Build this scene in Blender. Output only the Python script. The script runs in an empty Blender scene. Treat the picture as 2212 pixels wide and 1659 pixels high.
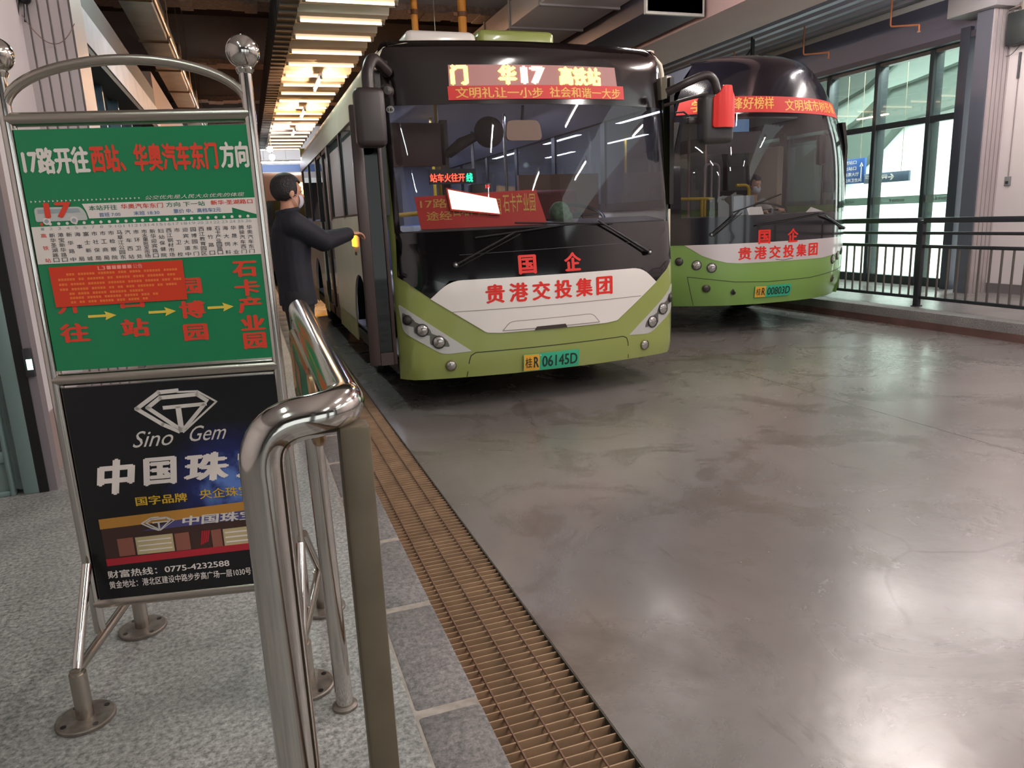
import bpy, bmesh, math, random
from mathutils import Vector, Matrix
random.seed(7)
S = bpy.context.scene
COL = S.collection
PI = math.pi

# ------------------------------------------------------------------ camera
def rot_axes(yaw, pit, rol):
    yaw, pit, rol = map(math.radians, (yaw, pit, rol))
    f = Vector((math.sin(yaw)*math.cos(pit), math.cos(yaw)*math.cos(pit), math.sin(pit)))
    r0 = Vector((math.cos(yaw), -math.sin(yaw), 0)); u0 = r0.cross(f)
    r = math.cos(rol)*r0 + math.sin(rol)*u0; u = -math.sin(rol)*r0 + math.cos(rol)*u0
    return r, u, f
r_, u_, f_ = rot_axes(18.95581, -12.72686, -2.46295)
cam = bpy.data.cameras.new('camera'); cam.sensor_width = 36.0; cam.sensor_fit = 'HORIZONTAL'
cam.lens = 36.0*1586.68/2212; cam.clip_start = 0.05; cam.clip_end = 200
cam_o = bpy.data.objects.new('camera', cam); COL.objects.link(cam_o)
M = Matrix(((r_.x, u_.x, -f_.x, 0), (r_.y, u_.y, -f_.y, 0), (r_.z, u_.z, -f_.z, 1.5), (0, 0, 0, 1)))
cam_o.matrix_world = M
S.camera = cam_o

# ------------------------------------------------------------------ world, light levels, exposure
S.view_settings.view_transform = 'Standard'; S.view_settings.look = 'None'
S.view_settings.gamma = 1.0; S.view_settings.use_curve_mapping = False
S.view_settings.exposure = 0.35
WORLD = 1.5
TUBE = 330.0          # hall tube lamps, emission strength
STATION = 500.0      # concourse behind the glass, W per panel lamp
w = bpy.data.worlds.new('world'); S.world = w; w.use_nodes = True
bg = w.node_tree.nodes['Background']; bg.inputs['Color'].default_value = (0.76, 0.81, 0.80, 1); bg.inputs['Strength'].default_value = WORLD
S.cycles.max_bounces = 8; S.cycles.transparent_max_bounces = 16; S.cycles.glossy_bounces = 4
S.cycles.diffuse_bounces = 4; S.cycles.caustics_reflective = False; S.cycles.caustics_refractive = False
S.cycles.sample_clamp_indirect = 6.0
S.cycles.use_denoising = True

def area_light(name, loc, size, power, color, rot=(0, 0, 0)):
    l = bpy.data.lights.new(name, 'AREA'); l.shape = 'RECTANGLE'; l.size, l.size_y = size; l.energy = power; l.color = color
    o = bpy.data.objects.new(name, l); COL.objects.link(o); o.location = loc; o.rotation_euler = rot
    return o
# concourse panels (ceiling lamps of the station hall behind the glass)
for i, yy in enumerate((8.6, 11.4, 14.5)):
    area_light('concourse_panel_light', (11.3, yy, 5.0), (1.8, 0.9), STATION, (0.97, 1.0, 0.985))

# ------------------------------------------------------------------ materials
def lin(c):
    c /= 255.0
    return c/12.92 if c <= 0.04045 else ((c+0.055)/1.055)**2.4
def RGB(r, g, b): return (lin(r), lin(g), lin(b), 1)
MATS = {}
def mat(name, rgb=(128, 128, 128), rough=0.5, metal=0.0, spec=0.5, emit=None, estr=0.0, coat=0.0, alpha=1.0, noise=None, bump=None):
    """noise=(scale, amount, detail); bump=(scale, strength)"""
    if name in MATS: return MATS[name]
    m = bpy.data.materials.new(name); m.use_nodes = True; MATS[name] = m
    nt = m.node_tree; b = nt.nodes['Principled BSDF']
    b.inputs['Base Color'].default_value = RGB(*rgb); b.inputs['Roughness'].default_value = rough
    b.inputs['Metallic'].default_value = metal; b.inputs['Specular IOR Level'].default_value = spec
    b.inputs['Coat Weight'].default_value = coat; b.inputs['Coat Roughness'].default_value = 0.06
    if emit:
        b.inputs['Emission Color'].default_value = RGB(*emit); b.inputs['Emission Strength'].default_value = estr
    if noise or bump:
        tc = nt.nodes.new('ShaderNodeTexCoord')
    if noise:
        n = nt.nodes.new('ShaderNodeTexNoise'); n.inputs['Scale'].default_value = noise[0]; n.inputs['Detail'].default_value = noise[2] if len(noise) > 2 else 4
        nt.links.new(tc.outputs['Object'], n.inputs['Vector'])
        mx = nt.nodes.new('ShaderNodeMix'); mx.data_type = 'RGBA'
        c = RGB(*rgb); k = noise[1]
        mx.inputs[6].default_value = tuple(x*(1-k) for x in c[:3])+(1,); mx.inputs[7].default_value = tuple(min(1, x*(1+k)) for x in c[:3])+(1,)
        mr = nt.nodes.new('ShaderNodeMapRange'); mr.inputs[1].default_value = 0.3; mr.inputs[2].default_value = 0.7
        nt.links.new(n.outputs['Fac'], mr.inputs[0]); nt.links.new(mr.outputs[0], mx.inputs[0])
        nt.links.new(mx.outputs[2], b.inputs['Base Color'])
    if bump:
        n2 = nt.nodes.new('ShaderNodeTexNoise'); n2.inputs['Scale'].default_value = bump[0]; n2.inputs['Detail'].default_value = 3
        nt.links.new(tc.outputs['Object'], n2.inputs['Vector'])
        bp = nt.nodes.new('ShaderNodeBump'); bp.inputs['Strength'].default_value = bump[1]; bp.inputs['Distance'].default_value = 0.02
        nt.links.new(n2.outputs['Fac'], bp.inputs['Height']); nt.links.new(bp.outputs[0], b.inputs['Normal'])
    return m
def emission(name, rgb, strength):
    if name in MATS: return MATS[name]
    m = bpy.data.materials.new(name); m.use_nodes = True; MATS[name] = m
    nt = m.node_tree; nt.nodes.clear()
    e = nt.nodes.new('ShaderNodeEmission'); e.inputs[0].default_value = RGB(*rgb); e.inputs[1].default_value = strength
    o = nt.nodes.new('ShaderNodeOutputMaterial'); nt.links.new(e.outputs[0], o.inputs[0])
    return m
def thin_glass(name, tint=(235, 240, 240), rough=0.02, base=0.06, haze=0.0, haze_rgb=(120, 120, 125)):
    """single pane: see-through, with Fresnel reflection and an optional film of dirt"""
    if name in MATS: return MATS[name]
    m = bpy.data.materials.new(name); m.use_nodes = True; MATS[name] = m
    nt = m.node_tree; nt.nodes.clear(); N = nt.nodes.new; L = nt.links.new
    t = N('ShaderNodeBsdfTransparent'); t.inputs[0].default_value = RGB(*tint)
    d = N('ShaderNodeBsdfDiffuse'); d.inputs[0].default_value = RGB(*haze_rgb)
    mh = N('ShaderNodeMixShader'); mh.inputs[0].default_value = haze; L(t.outputs[0], mh.inputs[1]); L(d.outputs[0], mh.inputs[2])
    g = N('ShaderNodeBsdfGlossy'); g.inputs['Roughness'].default_value = rough; g.inputs[0].default_value = (1, 1, 1, 1)
    lw = N('ShaderNodeLayerWeight'); fr = N('ShaderNodeMath'); fr.operation = 'POWER'; fr.inputs[1].default_value = 5.0; L(lw.outputs['Facing'], fr.inputs[0])   # Schlick, the same from both sides
    mr = N('ShaderNodeMapRange'); mr.inputs[1].default_value = 0; mr.inputs[2].default_value = 1; mr.inputs[3].default_value = base; mr.inputs[4].default_value = 1.0
    L(fr.outputs[0], mr.inputs[0])
    mx = N('ShaderNodeMixShader'); L(mr.outputs[0], mx.inputs[0]); L(mh.outputs[0], mx.inputs[1]); L(g.outputs[0], mx.inputs[2])
    o = N('ShaderNodeOutputMaterial'); L(mx.outputs[0], o.inputs[0])
    return m

chrome = mat('polished_steel', (196, 192, 186), 0.10, 1.0, bump=(9, 0.02))
steel = mat('brushed_steel', (176, 168, 158), 0.27, 1.0)
dullsteel = mat('dull_steel', (150, 140, 124), 0.42, 1.0, noise=(12, 0.15))
rustplate = mat('stained_plate', (122, 114, 106), 0.5, 0.7, noise=(30, 0.3))
black = mat('black_plastic', (14, 13, 14), 0.35)
rubber = mat('rubber', (16, 16, 16), 0.8)
blackgloss = mat('black_gloss', (12, 9, 11), 0.08, coat=0.6)
darkgrey = mat('dark_grey', (44, 44, 47), 0.45)
brownblack = mat('mirror_housing', (48, 40, 39), 0.38)
green_paint = mat('green_paint', (142, 152, 82), 0.28, coat=0.5)
green_paint2 = mat('green_paint_bus', (122, 158, 80), 0.35, coat=0.4)
cream = mat('cream_paint', (214, 204, 184), 0.35, coat=0.3, noise=(3, 0.05))
skirt_m = mat('skirt_paint', (176, 162, 112), 0.4, noise=(4, 0.12))
white_paint = mat('white_paint', (226, 220, 214), 0.22, coat=0.4)
silver = mat('silver_paint', (196, 196, 192), 0.3, 0.25, coat=0.3)
red_txt = mat('red_lettering', (222, 36, 24), 0.45)
red_ban = mat('red_banner', (206, 40, 34), 0.5)
gold_txt = mat('gold_lettering', (232, 176, 84), 0.5)
white_txt = mat('white_lettering', (224, 212, 206), 0.5)
grey_plastic = mat('grey_plastic', (120, 120, 122), 0.4)
lens_glass = mat('lamp_lens', (176, 172, 168), 0.12, 0.75)
lens_dark = mat('lamp_lens_dark', (80, 80, 74), 0.2, 0.5)
yellow_m = mat('yellow_plate', (226, 166, 52), 0.45)
teal_m = mat('teal_plate', (54, 172, 132), 0.45)
plate_ink = mat('plate_ink', (20, 44, 40), 0.5)
yellow_pole = mat('yellow_pole', (208, 168, 44), 0.35)
orange_pipe = mat('orange_pipe', (206, 128, 40), 0.45)
sprink = mat('sprinkler_pipe_paint', (176, 104, 62), 0.5)

# ------------------------------------------------------------------ mesh builder
TXT = {}
def glyphs(body, bold=0.0):
    key = (body, bold)
    if key in TXT: return TXT[key]
    cu = bpy.data.curves.new('t', 'FONT'); cu.body = body; cu.offset = bold; cu.resolution_u = 3
    o = bpy.data.objects.new('t', cu); COL.objects.link(o)
    dg = bpy.context.evaluated_depsgraph_get()
    me = bpy.data.meshes.new_from_object(o.evaluated_get(dg))
    vs = [(v.co.x, v.co.y) for v in me.vertices]; fs = [tuple(p.vertices) for p in me.polygons]
    bpy.data.objects.remove(o); bpy.data.curves.remove(cu); bpy.data.meshes.remove(me)
    TXT[key] = (vs, fs); return TXT[key]

def round_poly(pts, rads, n=5):
    """round the corners of a 2D polygon; rads one number or a list"""
    out = []; k = len(pts)
    if not isinstance(rads, (list, tuple)): rads = [rads]*k
    for i in range(k):
        p = Vector(pts[i]); a = Vector(pts[i-1]); b = Vector(pts[(i+1) % k]); r = rads[i]
        if r <= 0: out.append(tuple(p)); continue
        da = (a-p); db = (b-p); r1 = min(r, da.length*0.49, db.length*0.49)
        s = p+da.normalized()*r1; e = p+db.normalized()*r1
        for j in range(n+1):
            t = j/n; out.append(tuple((1-t)**2*s+2*t*(1-t)*p+t*t*e))
    return out

class MB:
    def __init__(self): self.v = []; self.f = []; self.m = []; self.X = Matrix.Identity(4)
    def add(self, vs, fs, mi=0, X=None):
        n = len(self.v); T = self.X @ X if X is not None else self.X
        for p in vs: self.v.append(T @ Vector(p))
        for q in fs: self.f.append(tuple(n+i for i in q)); self.m.append(mi)
        return self
    def box(self, a, b, mi=0, bev=0.0, X=None, seg=2):
        x0, y0, z0 = (min(p, q) for p, q in zip(a, b)); x1, y1, z1 = (max(p, q) for p, q in zip(a, b))
        if bev <= 0:
            vs = [(x0, y0, z0), (x1, y0, z0), (x1, y1, z0), (x0, y1, z0), (x0, y0, z1), (x1, y0, z1), (x1, y1, z1), (x0, y1, z1)]
            return self.add(vs, [(0, 3, 2, 1), (4, 5, 6, 7), (0, 1, 5, 4), (1, 2, 6, 5), (2, 3, 7, 6), (3, 0, 4, 7)], mi, X)
        bm = bmesh.new(); bmesh.ops.create_cube(bm, size=1)
        for v in bm.verts: v.co = Vector(((x0+x1)/2+v.co.x*(x1-x0), (y0+y1)/2+v.co.y*(y1-y0), (z0+z1)/2+v.co.z*(z1-z0)))
        bmesh.ops.bevel(bm, geom=list(bm.edges), offset=min(bev, 0.49*min(x1-x0, y1-y0, z1-z0)), segments=seg, affect='EDGES', profile=0.5)
        return self.from_bm(bm, mi, X)
    def from_bm(self, bm, mi=0, X=None):
        bm.verts.index_update()
        self.add([v.co.copy() for v in bm.verts], [tuple(v.index for v in f.verts) for f in bm.faces], mi, X); bm.free(); return self
    def tube(self, pts, r, mi=0, seg=12, closed=False, X=None, caps=True):
        pts = [Vector(p) for p in pts]; n = len(pts); rs = r if isinstance(r, (list, tuple)) else [r]*n
        vs = []; fs = []; prev = None
        for i in range(n):
            if closed: t = (pts[(i+1) % n]-pts[i-1])
            else: t = pts[min(i+1, n-1)]-pts[max(i-1, 0)]
            t.normalize()
            if prev is None:
                a = Vector((0, 0, 1)) if abs(t.z) < 0.9 else Vector((1, 0, 0)); nrm = t.cross(a).normalized()
            else:
                nrm = (prev-t*prev.dot(t)); nrm = nrm.normalized() if nrm.length > 1e-6 else t.orthogonal().normalized()
            prev = nrm; bi = t.cross(nrm)
            for j in range(seg):
                an = 2*PI*j/seg; vs.append(pts[i]+rs[i]*(math.cos(an)*nrm+math.sin(an)*bi))
        for i in range(n if closed else n-1):
            for j in range(seg):
                a = i*seg+j; b = i*seg+(j+1) % seg; c = ((i+1) % n)*seg
                fs.append((a, b, c+(j+1) % seg, c+j))
        if caps and not closed:
            fs.append(tuple(range(seg-1, -1, -1))); fs.append(tuple((n-1)*seg+j for j in range(seg)))
        return self.add(vs, fs, mi, X)
    def lathe(self, prof, mi=0, seg=24, X=None):
        """prof list of (r, h) revolved about local z"""
        vs = []; fs = []; n = len(prof)
        for r, h in prof:
            for j in range(seg): a = 2*PI*j/seg; vs.append((r*math.cos(a), r*math.sin(a), h))
        for i in range(n-1):
            for j in range(seg):
                fs.append((i*seg+j, i*seg+(j+1) % seg, (i+1)*seg+(j+1) % seg, (i+1)*seg+j))
        if prof[0][0] > 1e-6: fs.append(tuple(range(seg-1, -1, -1)))
        if prof[-1][0] > 1e-6: fs.append(tuple((n-1)*seg+j for j in range(seg)))
        return self.add(vs, fs, mi, X)
    def sphere(self, c, r, mi=0, seg=20, rings=12, X=None):
        rr = r if isinstance(r, (tuple, list)) else (r, r, r)
        vs = [(c[0], c[1], c[2]-rr[2])]; fs = []
        for i in range(1, rings):
            p = PI*i/rings
            for j in range(seg):
                a = 2*PI*j/seg; vs.append((c[0]+rr[0]*math.sin(p)*math.cos(a), c[1]+rr[1]*math.sin(p)*math.sin(a), c[2]-rr[2]*math.cos(p)))
        vs.append((c[0], c[1], c[2]+rr[2])); L = len(vs)-1
        for j in range(seg):
            fs.append((0, 1+(j+1) % seg, 1+j)); b = 1+(rings-2)*seg; fs.append((L, b+j, b+(j+1) % seg))
        for i in range(rings-2):
            for j in range(seg):
                a = 1+i*seg; fs.append((a+j, a+(j+1) % seg, a+seg+(j+1) % seg, a+seg+j))
        return self.add(vs, fs, mi, X)
    def prism(self, poly, fmap, t, mi=0):
        """extrude a 2D polygon through fmap(u, v, offset) from offset 0 to t"""
        n = len(poly); vs = [fmap(u, v, 0) for u, v in poly]+[fmap(u, v, t) for u, v in poly]
        fs = [tuple(range(n)), tuple(range(2*n-1, n-1, -1))]+[(i, i+n, (i+1) % n+n, (i+1) % n) for i in range(n)]
        return self.add(vs, fs, mi)
    def panel(self, poly, fmap, off=0.0, mi=0, step=0.12, thick=0.0, holes=()):
        """polygon in (u, v), cut to a grid and wrapped on the surface fmap(u, v, off)"""
        bm = bmesh.new()
        vv = [bm.verts.new((u, v, 0)) for u, v in poly]
        es = [bm.edges.new((vv[i], vv[(i+1) % len(vv)])) for i in range(len(vv))]
        for h in holes:
            hv = [bm.verts.new((u, v, 0)) for u, v in h]
            es += [bm.edges.new((hv[i], hv[(i+1) % len(hv)])) for i in range(len(hv))]
        bmesh.ops.triangle_fill(bm, edges=es, use_beauty=True, use_dissolve=False)
        us = [p[0] for p in poly]; vs_ = [p[1] for p in poly]
        for ax, lo, hi in ((0, min(us), max(us)), (1, min(vs_), max(vs_))):
            k = math.ceil((hi-lo)/step)
            for i in range(1, k):
                c = lo+(hi-lo)*i/k
                co = (c, 0, 0) if ax == 0 else (0, c, 0); no = (1, 0, 0) if ax == 0 else (0, 1, 0)
                bmesh.ops.bisect_plane(bm, geom=list(bm.verts)+list(bm.edges)+list(bm.faces), plane_co=co, plane_no=no)
        bmesh.ops.recalc_face_normals(bm, faces=list(bm.faces))
        if thick:
            g = bmesh.ops.extrude_face_region(bm, geom=list(bm.faces))
            for e in g['geom']:
                if isinstance(e, bmesh.types.BMVert): e.co.z = thick
        bm.verts.index_update()
        vs = [fmap(v.co.x, v.co.y, off-v.co.z) for v in bm.verts]
        fs = [tuple(v.index for v in f.verts) for f in bm.faces]; bm.free()
        return self.add(vs, fs, mi)
    def text(self, body, u0, v0, u1, v1, fmap, off=0.0, mi=0, bold=0.0, shear=0.0, vertical=False):
        """lettering fitted into the box u0..u1, v0..v1 and laid on fmap"""
        if vertical:
            n = len(body); h = (v1-v0)/n
            for i, ch in enumerate(body): self.text(ch, u0, v1-(i+1)*h+h*0.06, u1, v1-i*h-h*0.06, fmap, off, mi, bold)
            return self
        vs, fs = glyphs(body, 0.0)
        if not vs: return self
        x0 = min(p[0] for p in vs); x1 = max(p[0] for p in vs); y0 = min(p[1] for p in vs); y1 = max(p[1] for p in vs)
        if body in '一—-': y0, y1 = y0-0.38, y1+0.38
        x0 -= bold; x1 += bold; y0 -= bold*0.6; y1 += bold*0.6
        sh = [(0, 0)] if bold <= 0 else [(-bold, 0), (bold, 0), (0, bold*0.6), (0, -bold*0.6)]
        for q, (dx, dy) in enumerate(sh):                            # heavier face: strokes laid over each other
            P = []
            for x, y in vs:
                tx = (x+dx-x0)/(x1-x0); ty = (y+dy-y0)/(y1-y0)
                P.append(fmap(u0+(u1-u0)*tx+shear*(v1-v0)*(ty-0.5), v0+(v1-v0)*ty, off+q*0.00004))
            self.add(P, fs, mi)
        return self
    def build(self, name, mats, parent=None, smooth=True, angle=35, loc=None):
        me = bpy.data.meshes.new(name); me.from_pydata([tuple(p) for p in self.v], [], self.f)
        for m_ in (mats if isinstance(mats, (list, tuple)) else [mats]): me.materials.append(m_)
        me.polygons.foreach_set('material_index', self.m)
        if smooth:
            me.polygons.foreach_set('use_smooth', [True]*len(me.polygons))
            me.set_sharp_from_angle(angle=math.radians(angle))
        me.update()
        o = bpy.data.objects.new(name, me); COL.objects.link(o)
        if parent: o.parent = parent
        if loc: o.location = loc
        return o

def empty(name, loc=(0, 0, 0), rz=0.0):
    o = bpy.data.objects.new(name, None); COL.objects.link(o); o.location = loc; o.rotation_euler = (0, 0, rz); o.empty_display_size = 0.2
    return o
def tag(o, label=None, cat=None, group=None, kind=None):
    if label: o['label'] = label
    if cat: o['category'] = cat
    if group: o['group'] = group
    if kind: o['kind'] = kind
    return o
def struct(o): o['kind'] = 'structure'; return o
def copy_tree(o, parent=None):
    c = o.copy(); COL.objects.link(c); c.parent = parent
    for ch in list(o.children): copy_tree(ch, c)
    return c
def bezier(p0, p1, p2, n=8):
    p0, p1, p2 = map(Vector, (p0, p1, p2)); return [(1-t)**2*p0+2*t*(1-t)*p1+t*t*p2 for t in (i/n for i in range(n+1))]
def bend(pts, r, n=6):
    """polyline with rounded corners"""
    pts = [Vector(p) for p in pts]; out = [pts[0]]
    for i in range(1, len(pts)-1):
        p = pts[i]; a = (pts[i-1]-p); b = (pts[i+1]-p); rr = min(r, a.length*0.49, b.length*0.49)
        out += bezier(p+a.normalized()*rr, p, p+b.normalized()*rr, n)
    return out+[pts[-1]]
def plane_y(y0, sgn=-1):          # (u, v) -> plane facing the viewer
    return lambda u, v, o=0.0: Vector((u, y0+sgn*o, v))

# ================================================================== THE SETTING
def floor_material():
    m = mat('road_concrete', (124, 115, 111), 0.3); nt = m.node_tree; N = nt.nodes.new; L = nt.links.new
    b = nt.nodes['Principled BSDF']
    geo = N('ShaderNodeNewGeometry'); pos = geo.outputs['Position']
    def noise(scale, detail=5, rough=0.55, dist=0.0, vec=None):
        n = N('ShaderNodeTexNoise'); n.inputs['Scale'].default_value = scale; n.inputs['Detail'].default_value = detail
        n.inputs['Roughness'].default_value = rough; n.inputs['Distortion'].default_value = dist
        L(vec or pos, n.inputs['Vector']); return n.outputs['Fac']
    def rng(x, a, b_, c=0.0, d=1.0):
        r = N('ShaderNodeMapRange'); r.inputs[1].default_value = a; r.inputs[2].default_value = b_; r.inputs[3].default_value = c; r.inputs[4].default_value = d
        L(x, r.inputs[0]); return r.outputs[0]
    def mix(f, c1, c2):
        x = N('ShaderNodeMix'); x.data_type = 'RGBA'; L(f, x.inputs[0])
        for s, c in ((6, c1), (7, c2)):
            if isinstance(c, tuple): x.inputs[s].default_value = c
            else: L(c, x.inputs[s])
        return x.outputs[2]
    def math_(op, a, b_=None):
        x = N('ShaderNodeMath'); x.operation = op
        for i, q in enumerate((a, b_)):
            if q is None: continue
            if isinstance(q, (int, float)): x.inputs[i].default_value = q
            else: L(q, x.inputs[i])
        return x.outputs[0]
    c = mix(rng(noise(0.55, 6, 0.6, 0.4), 0.35, 0.68), RGB(104, 99, 96), RGB(128, 122, 119))
    st = noise(1.5, 7, 0.7, 0.8)                                   # oily stains
    c = mix(rng(st, 0.50, 0.66, 0, 0.75), c, RGB(74, 67, 58))
    mp = N('ShaderNodeMapping'); mp.inputs['Scale'].default_value = (5.0, 1.3, 1); L(pos, mp.inputs['Vector'])
    c = mix(rng(noise(2.2, 6, 0.7, 0.3, mp.outputs[0]), 0.60, 0.72, 0, 0.35), c, RGB(72, 64, 60))
    wv = N('ShaderNodeTexNoise'); wv.inputs['Scale'].default_value = 1.2; L(pos, wv.inputs['Vector'])
    va = N('ShaderNodeVectorMath'); va.operation = 'MULTIPLY_ADD'; L(wv.outputs['Color'], va.inputs[0]); va.inputs[1].default_value = (0.9, 0.9, 0); L(pos, va.inputs[2])
    vo = N('ShaderNodeTexVoronoi'); vo.feature = 'DISTANCE_TO_EDGE'; vo.inputs['Scale'].default_value = 0.33; L(va.outputs[0], vo.inputs['Vector'])
    crack = math_('MULTIPLY', rng(vo.outputs['Distance'], 0.0, 0.006, 0.6, 0.0), rng(noise(0.8, 3), 0.45, 0.6))
    c = mix(crack, c, RGB(62, 56, 52))
    sx = N('ShaderNodeSeparateXYZ'); L(pos, sx.inputs[0])
    joint = rng(math_('ABSOLUTE', math_('SUBTRACT', sx.outputs[0], 4.22)), 0.004, 0.010, 0.75, 0.0)
    c = mix(joint, c, RGB(58, 54, 50))
    L(c, b.inputs['Base Color'])
    L(rng(st, 0.35, 0.75, 0.21, 0.34), b.inputs['Roughness'])
    bp = N('ShaderNodeBump'); bp.inputs['Strength'].default_value = 0.12; bp.inputs['Distance'].default_value = 0.01
    L(noise(14, 3), bp.inputs['Height']); L(bp.outputs[0], b.inputs['Normal'])
    b.inputs['Specular IOR Level'].default_value = 0.9
    return m
def granite(name, lo, hi, sc, rough, joints=None):
    m = mat(name, lo, rough); nt = m.node_tree; N = nt.nodes.new; L = nt.links.new; b = nt.nodes['Principled BSDF']
    geo = N('ShaderNodeNewGeometry')
    n = N('ShaderNodeTexNoise'); n.inputs['Scale'].default_value = sc; n.inputs['Detail'].default_value = 4; n.inputs['Roughness'].default_value = 0.75; L(geo.outputs['Position'], n.inputs['Vector'])
    r = N('ShaderNodeMapRange'); r.inputs[1].default_value = 0.36; r.inputs[2].default_value = 0.66; L(n.outputs['Fac'], r.inputs[0])
    x = N('ShaderNodeMix'); x.data_type = 'RGBA'; x.inputs[6].default_value = RGB(*lo); x.inputs[7].default_value = RGB(*hi); L(r.outputs[0], x.inputs[0])
    n2 = N('ShaderNodeTexNoise'); n2.inputs['Scale'].default_value = 3; n2.inputs['Detail'].default_value = 4; L(geo.outputs['Position'], n2.inputs['Vector'])
    r2 = N('ShaderNodeMapRange'); r2.inputs[1].default_value = 0.4; r2.inputs[2].default_value = 0.72; r2.inputs[4].default_value = 0.4; L(n2.outputs['Fac'], r2.inputs[0])
    x2 = N('ShaderNodeMix'); x2.data_type = 'RGBA'; x2.inputs[7].default_value = tuple(0.6*v for v in RGB(*lo)[:3])+(1,); L(x.outputs[2], x2.inputs[6]); L(r2.outputs[0], x2.inputs[0])
    L(x2.outputs[2], b.inputs['Base Color'])
    bp = N('ShaderNodeBump'); bp.inputs['Strength'].default_value = 0.35; bp.inputs['Distance'].default_value = 0.004; L(n.outputs['Fac'], bp.inputs['Height']); L(bp.outputs[0], b.inputs['Normal'])
    return m
road = floor_material()
plat_m = granite('granite_paving', (96, 97, 95), (182, 181, 178), 60, 0.42)
kerb_m = granite('kerb_stone', (88, 86, 86), (142, 138, 136), 70, 0.6)
mortar = mat('mortar', (150, 142, 134), 0.85, noise=(30, 0.2))
pink_wall = mat('wall_plaster', (206, 196, 196), 0.6, noise=(2, 0.03))
clad = mat('ribbed_cladding', (178, 168, 168), 0.38, 0.25)
beam_m = mat('beam_concrete', (148, 134, 132), 0.8, noise=(1.5, 0.12))
spray_m = mat('sprayed_coating', (150, 128, 118), 0.95, noise=(20, 0.25), bump=(60, 0.6))
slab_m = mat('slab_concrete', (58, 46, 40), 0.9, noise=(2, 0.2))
deck_m = mat('deck_metal', (172, 168, 182), 0.4, 0.2)
duct_m = mat('galvanised_duct', (180, 176, 168), 0.5, 0.15, noise=(3, 0.15))
duct_dark = mat('dark_duct', (86, 80, 88), 0.45, 0.4)
alu = mat('bright_aluminium', (214, 206, 194), 0.4, 0.35, bump=(2.5, 0.25))
frame_m = mat('window_frame', (52, 56, 60), 0.35, 0.3)
header_m = mat('header_cladding', (96, 98, 116), 0.4, 0.3)
teal_frame = mat('door_frame', (120, 140, 138), 0.4, 0.3)
white_wall = mat('concourse_wall', (232, 236, 232), 0.5)
soffit_m = mat('concourse_soffit', (84, 94, 88), 0.6)  # darkened to carry the shading of the downward faces
glassm = thin_glass('window_glass', (225, 236, 232), 0.01, 0.05)
frost = thin_glass('frosted_band', (190, 206, 200), 0.3, 0.05, 0.55, (150, 166, 160))
def sbox(name, a, b, m, bev=0.0):
    mb = MB(); mb.box(a, b, 0, bev); return struct(mb.build(name, m))

sbox('floor', (0.872, -9, -0.2), (7.5, 40, 0.0), road)
mb = MB(); mb.box((0.482, -9, -0.4), (0.872, 40, -0.13), 0); mb.box((0.872, -9, -0.4), (0.8721, 40, -0.2), 0); struct(mb.build('trench', mat('trench_concrete', (98, 78, 62), 0.9)))
sbox('platform', (-4.5, -9, -0.2), (0.29, 40, 0.15), plat_m)
mb = MB(); y = -8.984
while y < 30:
    mb.box((0.296, y+0.014, -0.15), (0.482, y+0.586, 0.15), 0, 0.012); y += 0.6
mb.box((0.29, -9, -0.2), (0.478, 40, 0.146), 1); struct(mb.build('kerb', [kerb_m, mortar]))
sbox('platform_far_side', (7.74, -9, -0.2), (9.95, 40, 0.2), granite('paving_right', (122, 118, 116), (150, 146, 144), 60, 0.25))
kr = mat('kerb_paint', (96, 70, 66), 0.6, noise=(4, 0.3))
mb = MB(); mb.box((7.5, -9, -0.2), (7.74, 40, 0.2), 0, 0.01); mb.box((7.488, -9, -0.1), (7.5, 40, 0.085), 1); struct(mb.build('kerb', [kerb_m, kr]))

# ---- left side: door unit, plaster wall, ribbed pillar, window wall under a header beam
sbox('wall_left', (-1.42, 4.54, 0.15), (-1.22, 5.9, 4.15), pink_wall)
mb = MB(); mb.box((-1.235, 4.5, 0.15), (-1.21, 6.4, 0.5), 0); struct(mb.build('baseboard_left', mat('wall_base_tile', (150, 128, 122), 0.4)))
def ribbed(name, x0, x1, y0, z0, z1, n, depth=0.02, back=0.45, m=clad):
    """corrugated cladding facing the viewer, wrapped round the pillar"""
    mb = MB(); pts = []; w_ = (x1-x0)/n
    for i in range(n):
        a = x0+i*w_
        pts += [(a, y0), (a+w_*0.78, y0), (a+w_*0.82, y0+depth), (a+w_*0.96, y0+depth)]
    pts += [(x1, y0), (x1, y0+back), (x0, y0+back)]
    k = len(pts); vs = [(p[0], p[1], z0) for p in pts]+[(p[0], p[1], z1) for p in pts]
    fs = [(i, (i+1) % k, (i+1) % k+k, i+k) for i in range(k)]+[tuple(range(k-1, -1, -1)), tuple(range(k, 2*k))]
    mb.add(vs, fs); return struct(mb.build(name, m, smooth=False))
ribbed('pillar_left', -1.23, -0.927, 5.9, 0.15, 4.15, 5)
d = empty('door_1', (-1.22, 4.46, 0.15)); struct(d)
mb = MB()
for x0, x1 in ((-0.075, 0.0), (-0.135, -0.115), (-1.0, -0.93)): mb.box((x0, -0.03, 0), (x1, 0.05, 2.25), 0, 0.006)
for z0, z1 in ((0.0, 0.03), (0.19, 0.25), (2.15, 2.25), (1.05, 1.1)): mb.box((-0.93, -0.02, z0), (-0.135, 0.04, z1), 0, 0.005)
mb.box((0.0, -0.03, 0), (0.045, 0.06, 2.3), 1); mb.box((0.045, -0.02, 0), (0.085, 0.08, 2.3), 2)
mb.build('door_frame', [teal_frame, black, mat('jamb_grey', (120, 112, 116), 0.5)], d)
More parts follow.
